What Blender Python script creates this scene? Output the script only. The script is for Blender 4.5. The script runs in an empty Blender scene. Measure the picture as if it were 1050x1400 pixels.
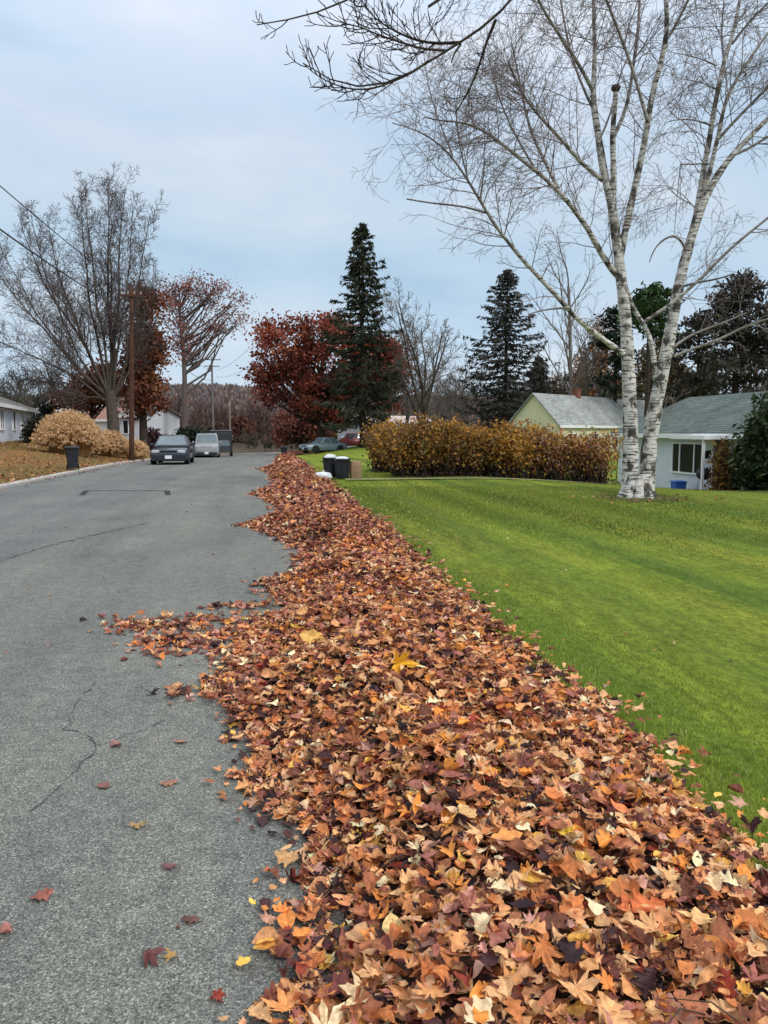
import bpy, math, random
import numpy as np
from mathutils import Vector
R = math.radians
rng = np.random.default_rng(7)
random.seed(7)
scn = bpy.context.scene
COL = scn.collection

# ------------------------------------------------------------------ camera
CAMH, YAW, PIT, F = 1.6, R(8.35), R(5.98), 1050.0
cam_d = bpy.data.cameras.new('camera'); cam = bpy.data.objects.new('camera', cam_d); COL.objects.link(cam)
cam.location = (0, 0, CAMH); cam.rotation_euler = (math.pi/2-PIT, 0, -YAW)
cam_d.sensor_fit = 'VERTICAL'; cam_d.sensor_height = 36; cam_d.lens = 27
cam_d.clip_start = 0.05; cam_d.clip_end = 5000
scn.camera = cam
_fh = np.array([math.sin(YAW), math.cos(YAW), 0]); _r = np.array([math.cos(YAW), -math.sin(YAW), 0]); _z = np.array([0, 0, 1.0])
_f = math.cos(PIT)*_fh-math.sin(PIT)*_z; _u = math.sin(PIT)*_fh+math.cos(PIT)*_z
def P(px, py, Y):
    """a point of the place at depth Y metres down the road, measured off the survey picture (1050x1400)"""
    d = _f+(px-525)/F*_r+(700-py)/F*_u
    return np.array([0, 0, CAMH])+d*(Y/d[1])
def PX(px, Y): return P(px, 600, Y)[0]
def PZ(py, px, Y): return P(px, py, Y)[2]

# ------------------------------------------------------------------ land
def ss(a, b, x):
    t = np.clip((np.asarray(x, float)-a)/(b-a), 0, 1); return t*t*(3-2*t)
def shift(y):
    y = np.asarray(y, float); return 0.004*np.clip(y-60, 0, 90)**2+0.72*np.clip(y-150, 0, None)
def zroad(y):
    y = np.asarray(y, float)
    return -0.02*np.where(y < 34, 0, np.where(y < 46, (y-34)**2/24, y-40))*(y < 220)-0.02*180*(y >= 220)
EL, ER = -7.5, 1.64
def hill(x, y):
    r = np.hypot(x, y)
    return ss(170, 520, r)*(22+4*np.sin(x*.011+1)+3*np.sin(x*.027+y*.006))*ss(-200, 260, y)*(1-.25*ss(-60, 260, x))
def ground_z(x, y):
    x = np.asarray(x, float); y = np.asarray(y, float)
    s = np.where(y < 165, shift(np.minimum(y, 165)), shift(165.)); zr = zroad(y)
    l = np.clip(EL+s-x, 0, 17)
    zl = zr+0.12*l*ss(10, 34, y)+0.02*l
    xr = x-ER-s
    zR = -1.2*ss(6, 17, x)*ss(12, 38, y)*(1-ss(45, 75, y))
    zR = zR+(0.12-zr)*ss(30, 62, y)*ss(.3, 7, xr)
    zz = np.where(l > 0, zl, zr+np.where(xr > 0, zR, 0))
    return zz*(1-ss(150, 260, np.hypot(x, y)))+ss(150, 260, np.hypot(x, y))*zr+hill(x, y)
def gz(x, y): return float(ground_z(x, y))
def lawn_up(x, y): return 0.07
def noise2(x, y, sc, seed=0, n=5):
    r = np.random.default_rng(seed); v = 0
    for i in range(n):
        a = r.uniform(0, 6.283); k = sc*r.uniform(.6, 1.9); v = v+np.sin((x*np.cos(a)+y*np.sin(a))*k+r.uniform(0, 6.283))
    return v/n*1.3

# ------------------------------------------------------------------ mesh building
class G:
    def __init__(s): s.v = []; s.f = []; s.m = []; s.c = []; s.n = 0; s.hasc = False; s.sm = []
    def add(s, v, faces, mat=0, col=None, smooth=False):
        v = np.asarray(v, float).reshape(-1, 3)
        for f in (faces if isinstance(faces, list) else [faces]):
            f = np.asarray(f, int); s.f.append(f+s.n); s.m.append(mat); s.sm.append(smooth)
        s.v.append(v)
        if col is None: c = np.ones((len(v), 4))
        else:
            s.hasc = True; col = np.asarray(col, float)
            c = np.ones((len(v), 4)); c[:, :3] = col
        s.c.append(c); s.n += len(v); return s
    def box(s, c, d, rz=0, mat=0, taper=1.0, bev=0.0, col=None):
        cx, cy, cz = c; a, b, h = d[0]/2, d[1]/2, d[2]/2
        if bev > 0:
            k = min(bev, a*.9, b*.9)
            ring = [(-a+k, -b), (a-k, -b), (a, -b+k), (a, b-k), (a-k, b), (-a+k, b), (-a, b-k), (-a, -b+k)]
            v = [(x*t, y*t, z) for z, t in ((-h, 1), (h-k, taper), (h, taper*(1-k/max(a, b)))) for x, y in ring]
            fs = [np.array([[i+8*j, (i+1) % 8+8*j, (i+1) % 8+8*j+8, i+8*j+8] for j in range(2) for i in range(8)]),
                  np.array([[7, 6, 5, 4, 3, 2, 1, 0]]), np.array([[16+i for i in range(8)]])]
        else:
            v = [(-a, -b, -h), (a, -b, -h), (a, b, -h), (-a, b, -h), (-a*taper, -b*taper, h), (a*taper, -b*taper, h), (a*taper, b*taper, h), (-a*taper, b*taper, h)]
            fs = [np.array([[0, 3, 2, 1], [4, 5, 6, 7], [0, 1, 5, 4], [1, 2, 6, 5], [2, 3, 7, 6], [3, 0, 4, 7]])]
        v = np.array(v); cr, sr = math.cos(rz), math.sin(rz)
        v = np.c_[v[:, 0]*cr-v[:, 1]*sr+cx, v[:, 0]*sr+v[:, 1]*cr+cy, v[:, 2]+cz]
        return s.add(v, fs, mat, col)
    def lathe(s, prof, n=20, c=(0, 0, 0), axis='z', mat=0, smooth=True):
        prof = np.array(prof, float); k = len(prof); a = np.linspace(0, 2*np.pi, n, endpoint=False)
        v = np.stack([prof[:, 0][:, None]*np.cos(a), prof[:, 0][:, None]*np.sin(a), np.repeat(prof[:, 1][:, None], n, 1)], -1).reshape(-1, 3)
        if axis == 'x': v = v[:, [2, 0, 1]]
        if axis == 'y': v = v[:, [0, 2, 1]]*[1, 1, -1]
        i, j = np.meshgrid(np.arange(k-1), np.arange(n), indexing='ij'); j2 = (j+1) % n
        q = np.stack([i*n+j, i*n+j2, (i+1)*n+j2, (i+1)*n+j], -1).reshape(-1, 4)
        return s.add(v+np.array(c), [q, np.arange(n)[::-1][None], (np.arange(n)+(k-1)*n)[None]], mat, None, smooth)
    def loft(s, rings, mat=0, smooth=False, cap=True, col=None):
        rings = np.array(rings, float); k, n = rings.shape[:2]
        i, j = np.meshgrid(np.arange(k-1), np.arange(n), indexing='ij'); j2 = (j+1) % n
        q = np.stack([i*n+j, i*n+j2, (i+1)*n+j2, (i+1)*n+j], -1).reshape(-1, 4)
        fs = [q]
        if cap: fs += [np.arange(n)[::-1][None], (np.arange(n)+(k-1)*n)[None]]
        return s.add(rings.reshape(-1, 3), fs, mat, col, smooth)
    def tube(s, pts, rad, n=8, mat=0, col=None, smooth=True):
        pts = np.array(pts, float); rad = np.broadcast_to(np.asarray(rad, float), (len(pts),))
        v, q = tubes(pts[None], rad[None], n)
        k = len(pts)
        return s.add(v, [q, np.arange(n)[::-1][None], (np.arange(n)+(k-1)*n)[None]], mat, col, smooth)
    def build(s, name, mats, parent=None, loc=None, rz=0):
        me = bpy.data.meshes.new(name); v = np.concatenate(s.v)
        me.vertices.add(len(v)); me.vertices.foreach_set('co', v.astype(np.float32).ravel())
        idx = np.concatenate([f.ravel() for f in s.f]); cnt = np.concatenate([np.full(len(f), f.shape[1]) for f in s.f])
        mi = np.concatenate([np.full(len(f), m) for f, m in zip(s.f, s.m)]); sm = np.concatenate([np.full(len(f), m) for f, m in zip(s.f, s.sm)])
        me.loops.add(len(idx)); me.loops.foreach_set('vertex_index', idx.astype(np.int32))
        me.polygons.add(len(cnt)); me.polygons.foreach_set('loop_start', np.r_[0, np.cumsum(cnt)[:-1]].astype(np.int32))
        me.polygons.foreach_set('material_index', mi.astype(np.int32)); me.polygons.foreach_set('use_smooth', sm.astype(bool))
        for m in (mats if isinstance(mats, (list, tuple)) else [mats]): me.materials.append(m)
        if s.hasc:
            at = me.color_attributes.new('Col', 'FLOAT_COLOR', 'POINT'); at.data.foreach_set('color', np.concatenate(s.c).astype(np.float32).ravel())
        me.update(calc_edges=True); me.validate()
        o = bpy.data.objects.new(name, me); COL.objects.link(o)
        if parent is not None: o.parent = parent
        if loc is not None: o.location = loc
        o.rotation_euler[2] = rz
        return o
def tubes(pts, rad, n):
    B, K, _ = pts.shape
    d = pts[:, -1]-pts[:, 0]; d /= np.linalg.norm(d, axis=1, keepdims=True)+1e-9
    ref = np.where(np.abs(d[:, 2:3]) > .9, np.array([[1., 0, 0]]), np.array([[0, 0, 1.]]))
    u = np.cross(d, ref); u /= np.linalg.norm(u, axis=1, keepdims=True); w = np.cross(d, u)
    a = np.linspace(0, 2*np.pi, n, endpoint=False)
    ring = u[:, None]*np.cos(a)[None, :, None]+w[:, None]*np.sin(a)[None, :, None]
    v = pts[:, :, None]+ring[:, None]*rad[:, :, None, None]
    b, k, j = np.meshgrid(np.arange(B), np.arange(K-1), np.arange(n), indexing='ij'); j2 = (j+1) % n
    base = b*K*n
    q = np.stack([base+k*n+j, base+(k+1)*n+j, base+(k+1)*n+j2, base+k*n+j2], -1).reshape(-1, 4)[:, ::-1]
    return v.reshape(-1, 3), q
def tag(o, label=None, cat=None, group=None, kind=None):
    if label: o['label'] = label
    if cat: o['category'] = cat
    if group: o['group'] = group
    if kind: o['kind'] = kind
    return o
def thing(name, label, cat, loc, rz=0, group=None):
    o = bpy.data.objects.new(name, None); o.empty_display_size = .2; COL.objects.link(o)
    o.location = loc; o.rotation_euler = (0, 0, rz); return tag(o, label, cat, group)

# ------------------------------------------------------------------ materials
def new_mat(name, rough=.8, spec=.3):
    m = bpy.data.materials.new(name); m.use_nodes = True; nt = m.node_tree; b = nt.nodes['Principled BSDF']
    b.inputs['Roughness'].default_value = rough; b.inputs['Specular IOR Level'].default_value = spec
    return m, nt, b
def N(nt, t, **kw):
    n = nt.nodes.new(t)
    for k, v in kw.items():
        if k.startswith('i_'): n.inputs[k[2:].replace('_', ' ')].default_value = v
        else: setattr(n, k, v)
    return n
def pos(nt, scale=(1, 1, 1)):
    tc = N(nt, 'ShaderNodeTexCoord'); mp = N(nt, 'ShaderNodeMapping'); mp.inputs['Scale'].default_value = scale
    nt.links.new(tc.outputs['Object'], mp.inputs[0]); return mp.outputs[0]
def ramp(nt, src, stops):
    r = N(nt, 'ShaderNodeValToRGB'); e = r.color_ramp.elements
    while len(e) < len(stops): e.new(.5)
    for k, (p, c) in zip(e, stops): k.position = p; k.color = (*c, 1) if len(c) == 3 else c
    nt.links.new(src, r.inputs[0]); return r.outputs[0]
def mixc(nt, fac, a, b, mode='MIX'):
    m = N(nt, 'ShaderNodeMix', data_type='RGBA', blend_type=mode)
    for s, v in ((m.inputs[0], fac), (m.inputs[6], a), (m.inputs[7], b)):
        if isinstance(v, (int, float)): s.default_value = v
        elif isinstance(v, tuple): s.default_value = (*v, 1)
        else: nt.links.new(v, s)
    return m.outputs[2]
def noise(nt, vec, sc, det=4, rough=.55):
    n = N(nt, 'ShaderNodeTexNoise', i_Scale=sc, i_Detail=det, i_Roughness=rough); nt.links.new(vec, n.inputs['Vector']); return n.outputs['Fac']
def bump(nt, b, h, strength=.3, dist=.02):
    bp = N(nt, 'ShaderNodeBump', i_Strength=strength, i_Distance=dist); nt.links.new(h, bp.inputs['Height']); nt.links.new(bp.outputs[0], b.inputs['Normal'])
def plain(name, c, rough=.7, spec=.3, var=.15, sc=4., metal=0, stretch=(1, 1, 1), bmp=0.):
    m, nt, b = new_mat(name, rough, spec); v = pos(nt, stretch); n = noise(nt, v, sc)
    lo = tuple(x*(1-var) for x in c); hi = tuple(min(1, x*(1+var)) for x in c)
    nt.links.new(ramp(nt, n, [(.3, lo), (.7, hi)]), b.inputs['Base Color']); b.inputs['Metallic'].default_value = metal
    if bmp: bump(nt, b, n, bmp, .01)
    return m
def vcol(name, rough=.7, spec=.25, trans=0., var=.25, sc=30.):
    m, nt, b = new_mat(name, rough, spec); a = N(nt, 'ShaderNodeAttribute', attribute_name='Col')
    n = noise(nt, pos(nt), sc, 3)
    c = mixc(nt, 1., a.outputs['Color'], ramp(nt, n, [(.3, (1-var,)*3), (.7, (1+var,)*3)]), 'MULTIPLY')
    nt.links.new(c, b.inputs['Base Color'])
    if trans:
        t = N(nt, 'ShaderNodeBsdfTranslucent'); nt.links.new(c, t.inputs[0]); mx = N(nt, 'ShaderNodeMixShader'); mx.inputs[0].default_value = trans
        nt.links.new(b.outputs[0], mx.inputs[1]); nt.links.new(t.outputs[0], mx.inputs[2]); nt.links.new(mx.outputs[0], nt.nodes['Material Output'].inputs[0])
    return m

M = {}
M['leaf'] = vcol('dry leaf', .6, .25, .18, .3, 60)
M['foliage'] = vcol('foliage', .65, .2, .2, .2, 8)
M['needle'] = vcol('needles', .7, .15, .1, .2, 6)
M['grass'] = vcol('grass blades', .6, .2, .3, .12, 20)
M['bark'] = plain('grey brown bark', (.085, .068, .055), .9, .1, .35, 6, stretch=(3, 3, .6), bmp=.5)
M['bark_dark'] = plain('dark bark', (.05, .038, .03), .9, .1, .35, 6, stretch=(3, 3, .6), bmp=.5)
M['bark_mid'] = plain('grey purple bark', (.125, .098, .09), .9, .1, .3, 6, stretch=(3, 3, .6))
M['twig'] = plain('bare twigs', (.125, .098, .088), .9, .1, .25, 2)
M['twig_birch'] = plain('fine birch twigs', (.23, .19, .18), .9, .1, .25, 2)
M['twig_dark'] = plain('dark budded twigs', (.045, .035, .035), .85, .15, .25, 2)
M['twig_grey'] = plain('grey twigs', (.17, .145, .125), .9, .1, .2, 2)
M['pole'] = plain('weathered brown pole', (.11, .06, .04), .9, .1, .3, 5, stretch=(5, 5, .4))
M['pole_dark'] = plain('dark creosoted pole', (.085, .042, .03), .9, .1, .35, 5, stretch=(5, 5, .4))
M['pole_pale'] = plain('pale pole', (.45, .36, .28), .85, .1, .2, 5, stretch=(5, 5, .4))
M['pole_grey'] = plain('grey pole', (.16, .15, .15), .85, .1, .2, 5, stretch=(5, 5, .4))
M['wire'] = plain('cable', (.03, .03, .035), .6, .3, .1)
M['white_paint'] = plain('white paint', (.62, .64, .68), .6, .3, .05, 2)
M['white_trim'] = plain('white trim', (.8, .8, .8), .5, .3, .04, 3)
M['cream'] = plain('cream siding', (.70, .62, .36), .7, .3, .07, 2)
M['pale_roof'] = plain('pale roof', (.66, .67, .70), .8, .2, .08, 3)
M['pink_roof'] = plain('pale pinkish roof', (.55, .44, .42), .85, .2, .12, 3)
M['red_roof'] = plain('faded red roof', (.30, .16, .12), .85, .2, .2, 3)
M['brick'] = plain('brick', (.22, .09, .06), .9, .1, .3, 14)
M['wood_door'] = plain('varnished brown wood', (.14, .065, .03), .5, .4, .3, 6, stretch=(6, 6, .6))
M['concrete'] = plain('concrete', (.42, .39, .36), .9, .2, .2, 6, bmp=.2)
M['gravel'] = plain('pale gravel', (.30, .28, .19), .95, .1, .35, 9)
M['black_plastic'] = plain('black plastic', (.016, .018, .024), .45, .4, .3, 5)
M['rubber'] = plain('rubber', (.012, .012, .012), .8, .2, .2)
M['rim'] = plain('alloy', (.4, .4, .42), .35, .5, .1, metal=.8)
M['chrome'] = plain('bright metal', (.6, .6, .62), .25, .5, .05, metal=.9)
M['bag'] = plain('white plastic bag', (.75, .77, .78), .35, .5, .08, 8, bmp=.4)
M['paper'] = plain('brown kraft paper', (.36, .23, .14), .9, .1, .15, 6, bmp=.3)
M['blue_plastic'] = plain('blue plastic', (.03, .12, .45), .4, .4, .15, 5)
M['plate'] = plain('number plate', (.75, .75, .75), .5, .3, .04)
def glass(name, c, rough=.08, sp=.6):
    m, nt, b = new_mat(name, rough, .6); n = noise(nt, pos(nt), 1.5)
    nt.links.new(ramp(nt, n, [(.3, tuple(x*.7 for x in c)), (.7, c)]), b.inputs['Base Color']); b.inputs['Specular IOR Level'].default_value = sp; return m
M['glass'] = glass('dark window glass', (.006, .006, .008), .3, .18)
M['car_glass'] = glass('windscreen glass', (.13, .18, .21), .06, .8)  # sky reflection is put into the bright bluish base colour
M['lamp_glass'] = glass('headlamp glass', (.55, .57, .6), .1)
def paint(name, c):
    m, nt, b = new_mat(name, .3, .5); n = noise(nt, pos(nt), 2.)
    nt.links.new(ramp(nt, n, [(.3, tuple(x*.85 for x in c)), (.7, c)]), b.inputs['Base Color']); b.inputs['Coat Weight'].default_value = .6; return m
M['navy'] = paint('dark navy car paint', (.018, .022, .035)); M['silver'] = paint('silver car paint', (.30, .31, .32))
M['charcoal'] = paint('charcoal car paint', (.03, .032, .035)); M['teal'] = paint('pale teal car paint', (.22, .30, .34)); M['red'] = paint('red car paint', (.28, .03, .03))
def lap(name, c, step=.11):
    m, nt, b = new_mat(name, .65, .3); v = pos(nt)
    w = N(nt, 'ShaderNodeTexWave', wave_type='BANDS', bands_direction='Z', wave_profile='SAW', i_Scale=1/step/3.1831*1.0); nt.links.new(v, w.inputs['Vector'])
    n = noise(nt, v, 3.)
    cc = ramp(nt, n, [(.3, tuple(x*.93 for x in c)), (.7, c)]); nt.links.new(cc, b.inputs['Base Color']); bump(nt, b, w.outputs['Fac'], .6, .02); return m
def shingle(name, c, step=.11):
    m, nt, b = new_mat(name, .9, .15); v = pos(nt); br = N(nt, 'ShaderNodeTexBrick', i_Scale=1.0, offset=.5); br.inputs['Brick Width'].default_value = .32; br.inputs['Row Height'].default_value = step; br.inputs['Mortar Size'].default_value = .012; br.inputs['Bias'].default_value = -.1
    br.inputs['Color1'].default_value = (*[x*.8 for x in c], 1); br.inputs['Color2'].default_value = (*[x*1.2 for x in c], 1); br.inputs['Mortar'].default_value = (*[x*.45 for x in c], 1)
    sp = N(nt, 'ShaderNodeSeparateXYZ'); nt.links.new(v, sp.inputs[0]); cb = N(nt, 'ShaderNodeCombineXYZ'); nt.links.new(sp.outputs[0], cb.inputs[0]); nt.links.new(sp.outputs[2], cb.inputs[1]); nt.links.new(cb.outputs[0], br.inputs['Vector'])
    st = ramp(nt, noise(nt, v, .8, 5), [(.3, (.78, .78, .78)), (.7, (1.2, 1.2, 1.18))]); nt.links.new(mixc(nt, 1., br.outputs['Color'], st, 'MULTIPLY'), b.inputs['Base Color']); return m
M['grey_roof'] = shingle('grey shingles', (.33, .35, .34)); M['green_roof'] = shingle('green grey shingles', (.12, .155, .14), .085); M['drab_roof'] = shingle('drab shingles', (.20, .20, .18))
M['white_lap'] = lap('white lap siding', (.68, .72, .82)); M['cream_lap'] = lap('cream lap siding', (.74, .69, .47))
# birch bark: white with dark dashes; thin shoots brown (vertex colour r = how white)
def birch():
    m, nt, b = new_mat('birch bark', .75, .2)
    a = N(nt, 'ShaderNodeAttribute', attribute_name='Col'); sp = N(nt, 'ShaderNodeSeparateColor'); nt.links.new(a.outputs['Color'], sp.inputs[0])
    dash = ramp(nt, noise(nt, pos(nt, (2.2, 2.2, 20)), 1.6, 3, .6), [(.52, (0, 0, 0)), (.60, (1, 1, 1))])
    blot = ramp(nt, noise(nt, pos(nt, (1.3, 1.3, 1)), 3.0, 5, .62), [(.50, (0, 0, 0)), (.60, (1, 1, 1))])
    wh = ramp(nt, noise(nt, pos(nt), 6., 4), [(.3, (.50, .47, .42)), (.7, (.72, .69, .64))])
    dk = ramp(nt, noise(nt, pos(nt), 9., 4), [(.3, (.03, .027, .025)), (.7, (.11, .092, .078))])
    c = mixc(nt, dash, wh, dk); c = mixc(nt, blot, c, dk)
    c = mixc(nt, sp.outputs[0], ramp(nt, noise(nt, pos(nt), 3.), [(.3, (.10, .08, .075)), (.7, (.22, .185, .17))]), c)
    nt.links.new(c, b.inputs['Base Color']); bump(nt, b, dash, .4, .01); return m
M['birch'] = birch()
def asphalt():
    m, nt, b = new_mat('worn asphalt', .85, .3); v = pos(nt)
    vo = N(nt, 'ShaderNodeTexVoronoi', i_Scale=185.); nt.links.new(v, vo.inputs['Vector'])
    sep = N(nt, 'ShaderNodeSeparateColor'); nt.links.new(vo.outputs['Color'], sep.inputs[0])
    grain = ramp(nt, sep.outputs[0], [(0, (.06, .062, .054)), (.3, (.122, .126, .112)), (.65, (.172, .177, .157)), (.9, (.25, .248, .22)), (1, (.40, .39, .35))])
    n1 = noise(nt, v, .7, 5); n2 = noise(nt, pos(nt, (1.6, .12, 1)), 1., 4); n3 = noise(nt, v, 9., 4)
    c = mixc(nt, 1., grain, ramp(nt, n1, [(.3, (.86, .87, .88)), (.7, (1.12, 1.11, 1.09))]), 'MULTIPLY')
    c = mixc(nt, 1., c, ramp(nt, n2, [(.32, (.84, .85, .88)), (.68, (1.12, 1.12, 1.10))]), 'MULTIPLY')
    c = mixc(nt, 1., c, ramp(nt, n3, [(.3, (.82, .82, .82)), (.7, (1.16, 1.16, 1.16))]), 'MULTIPLY')
    st_ = ramp(nt, noise(nt, pos(nt, (1, .45, 1)), .55, 6, .68), [(.52, (1, 1, 1)), (.66, (.80, .80, .81))]); c = mixc(nt, 1., c, st_, 'MULTIPLY')
    # second paving pass left of a seam: a shade bluer
    ge = N(nt, 'ShaderNodeSeparateXYZ'); nt.links.new(v, ge.inputs[0]); mp = N(nt, 'ShaderNodeMath', operation='GREATER_THAN'); mp.inputs[1].default_value = -3.25
    nt.links.new(ge.outputs[0], mp.inputs[0]); c = mixc(nt, mp.outputs[0], mixc(nt, 1., c, (.92, .95, 1.0), 'MULTIPLY'), c)
    nt.links.new(c, b.inputs['Base Color']); bump(nt, b, vo.outputs['Distance'], .55, .006); return m
M['asphalt'] = asphalt()
M['crack'] = plain('crack tar', (.07, .07, .066), .8, .3, .4, 20)
def lawn_mat():
    m, nt, b = new_mat('mown lawn', .9, .1)
    st = noise(nt, pos(nt, (1.3, .03, 1)), 1.15, 3, .5); bl = noise(nt, pos(nt, (1, .5, 1)), .6, 5); fi = noise(nt, pos(nt, (1, .6, 1)), 22., 5, .7); fi2 = noise(nt, pos(nt, (2.2, .5, 1)), 3.5, 4, .6)
    c = ramp(nt, st, [(.36, (.085, .142, .022)), (.5, (.150, .208, .026)), (.64, (.235, .265, .036))])
    c = mixc(nt, ramp(nt, bl, [(.42, (0, 0, 0)), (.75, (.6, .6, .6))]), c, (.17, .17, .028))
    c = mixc(nt, 1., c, ramp(nt, fi, [(.3, (.55, .58, .5)), (.7, (1.4, 1.36, 1.3))]), 'MULTIPLY')
    c = mixc(nt, 1., c, ramp(nt, fi2, [(.3, (.7, .74, .7)), (.7, (1.28, 1.24, 1.2))]), 'MULTIPLY')
    nt.links.new(c, b.inputs['Base Color']); bump(nt, b, fi, .8, .04); return m
M['lawn'] = lawn_mat()
def dry_mat():
    m, nt, b = new_mat('dry autumn turf', .95, .1)
    n = noise(nt, pos(nt, (1, .35, 1)), .55, 5); f = noise(nt, pos(nt), 14., 5, .7)
    c = ramp(nt, n, [(.3, (.12, .10, .03)), (.5, (.19, .13, .048)), (.66, (.24, .125, .05))])
    c = mixc(nt, 1., c, ramp(nt, f, [(.3, (.5, .5, .5)), (.7, (1.45, 1.4, 1.3))]), 'MULTIPLY')
    nt.links.new(c, b.inputs['Base Color']); bump(nt, b, f, .8, .05); return m
M['dry'] = dry_mat()
def land_mat():
    m, nt, b = new_mat('far land', .95, .1)
    n = noise(nt, pos(nt), .05, 6, .65); f = noise(nt, pos(nt), 2., 5)
    c = ramp(nt, n, [(.35, (.075, .058, .045)), (.6, (.10, .082, .055))])
    c = mixc(nt, 1., c, ramp(nt, f, [(.3, (.7, .7, .7)), (.7, (1.25, 1.2, 1.2))]), 'MULTIPLY')
    nt.links.new(c, b.inputs['Base Color']); return m
M['land'] = land_mat()
def litter_mat():
    m, nt, b = new_mat('packed leaf litter', .85, .2); v = pos(nt)
    vo = N(nt, 'ShaderNodeTexVoronoi', i_Scale=16.); nt.links.new(v, vo.inputs['Vector']); sp = N(nt, 'ShaderNodeSeparateColor'); nt.links.new(vo.outputs['Color'], sp.inputs[0])
    c = ramp(nt, sp.outputs[0], [(0, (.02, .012, .010)), (.5, (.05, .026, .02)), (.8, (.10, .05, .034)), (1, (.16, .09, .06))])  # shade of the gaps between leaves is put into these dark tones
    nt.links.new(c, b.inputs['Base Color']); bump(nt, b, vo.outputs['Distance'], .8, .03); return m
M['litter'] = litter_mat()
M['sealant'] = plain('old trench sealant', (.022, .022, .024), .8, .3, .3, 20)
M['soil'] = plain('bare soil with leaf crumbs', (.10, .085, .05), .95, .1, .5, 12, bmp=.6)
M['mulch'] = plain('bark mulch', (.07, .035, .028), .95, .1, .4, 14, bmp=.5)

# ------------------------------------------------------------------ sky and light
w = bpy.data.worlds.new('World'); scn.world = w; w.use_nodes = True; nt = w.node_tree
bg = nt.nodes['Background']; bg.inputs[1].default_value = .1
SUN_EL, SUN_AZ = R(42), R(140)        # azimuth from +Y towards +X: behind the camera, to the right
sky = N(nt, 'ShaderNodeTexSky', sky_type='NISHITA', sun_disc=False, sun_elevation=SUN_EL, sun_rotation=SUN_AZ)
tc = N(nt, 'ShaderNodeTexCoord'); sx = N(nt, 'ShaderNodeSeparateXYZ'); nt.links.new(tc.outputs['Generated'], sx.inputs[0])
mp = N(nt, 'ShaderNodeMapping'); mp.inputs['Scale'].default_value = (1.5, 1.5, 4.0); mp.inputs['Location'].default_value = (3.1, .4, .2); nt.links.new(tc.outputs['Generated'], mp.inputs[0])
cl = noise(nt, mp.outputs[0], 1.7, 5, .5)
lift = ramp(nt, sx.outputs[2], [(0, (5.5, 6.3, 7.2)), (.12, (4.75, 5.95, 7.2)), (.22, (4.75, 5.9, 7.0)), (.36, (5.2, 6.2, 7.45)), (.5, (6.6, 7.6, 8.9)), (1, (14.5, 14.6, 14.8))])
cloud = mixc(nt, 1., lift, ramp(nt, cl, [(.34, (.78, .87, .93)), (.46, (.95, .98, 1)), (.54, (1.03, 1.01, 1.0)), (.66, (1.22, 1.12, 1.05))]), 'MULTIPLY')
nt.links.new(mixc(nt, .93, sky.outputs[0], cloud), bg.inputs[0])
sd = bpy.data.lights.new('sun', 'SUN'); sun = bpy.data.objects.new('sun', sd); COL.objects.link(sun)
sd.energy = 1.5; sd.angle = R(12); sd.color = (1, .96, .9)
sv = Vector((math.sin(SUN_AZ)*math.cos(SUN_EL), math.cos(SUN_AZ)*math.cos(SUN_EL), math.sin(SUN_EL)))
sun.rotation_euler = sv.to_track_quat('Z', 'Y').to_euler(); sun.location = (20, -20, 40)
scn.view_settings.view_transform = 'Standard'; scn.view_settings.look = 'None'; scn.view_settings.exposure = .3; scn.view_settings.gamma = 1
scn.cycles.use_denoising = True; scn.cycles.max_bounces = 5; scn.cycles.diffuse_bounces = 3; scn.cycles.transparent_max_bounces = 4

# ------------------------------------------------------------------ terrain
def sheet(name, xs, ys, zf, mat, kind='structure', label=None, cat=None):
    X, Y = np.meshgrid(xs, ys); Z = zf(X, Y); k, n = X.shape
    i, j = np.meshgrid(np.arange(k-1), np.arange(n-1), indexing='ij')
    q = np.stack([i*n+j, i*n+j+1, (i+1)*n+j+1, (i+1)*n+j], -1).reshape(-1, 4)
    o = G().add(np.stack([X, Y, Z], -1).reshape(-1, 3), q, 0, None, True).build(name, mat)
    return tag(o, label, cat, None, kind)
xs = np.r_[-1600, -1100, -800, -600, -450, np.arange(-350, -60, 20), np.arange(-60, 70, 1.25), np.arange(70, 360, 20), 450, 600, 800, 1100, 1600]
ys = np.r_[-300, -120, -60, -30, np.arange(-12, 130, 1.25), np.arange(130, 700, 18), 800, 1000, 1400, 2000]
sheet('ground', xs, ys, lambda x, y: ground_z(x, y)-.06, M['land'])
def strip(name, y, offs, xf, zf, mat):
    """sheet that follows the road's bend: offs metres across from xf(y)"""
    Yg, O = np.meshgrid(y, offs, indexing='ij'); X = xf(Yg)+O; Z = zf(X, Yg, O); k, n = X.shape
    i, j = np.meshgrid(np.arange(k-1), np.arange(n-1), indexing='ij')
    q = np.stack([i*n+j, i*n+j+1, (i+1)*n+j+1, (i+1)*n+j], -1).reshape(-1, 4)
    o = G().add(np.stack([X, Yg, Z], -1).reshape(-1, 3), q, 0, None, True).build(name, mat); return tag(o, None, None, None, 'structure')
yr = np.arange(-6, 165, 1.0)
strip('road', yr, np.linspace(EL, ER+.1, 13), shift, lambda x, y, o: zroad(y)+.0, M['asphalt'])
lx = np.r_[np.arange(0, 6, .5), np.arange(6, 60, 1.5)]
strip('lawn', np.arange(-5, 98, 1.0), lx, lambda y: ER+shift(y), lambda x, y, o: ground_z(x, y)+lawn_up(x, y)*ss(-.01, .25, o)+.02*noise2(x, y, .5, 3), M['lawn'])
lxl = -np.r_[np.arange(0, 6, .5), np.arange(6, 62, 2)][::-1]
strip('verge', np.arange(-5, 92, 1.0), lxl-.22, lambda y: EL+shift(y), lambda x, y, o: ground_z(x, y)+.07+.03*noise2(x, y, .7, 5)*ss(0, 2, -o), M['dry'])
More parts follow.
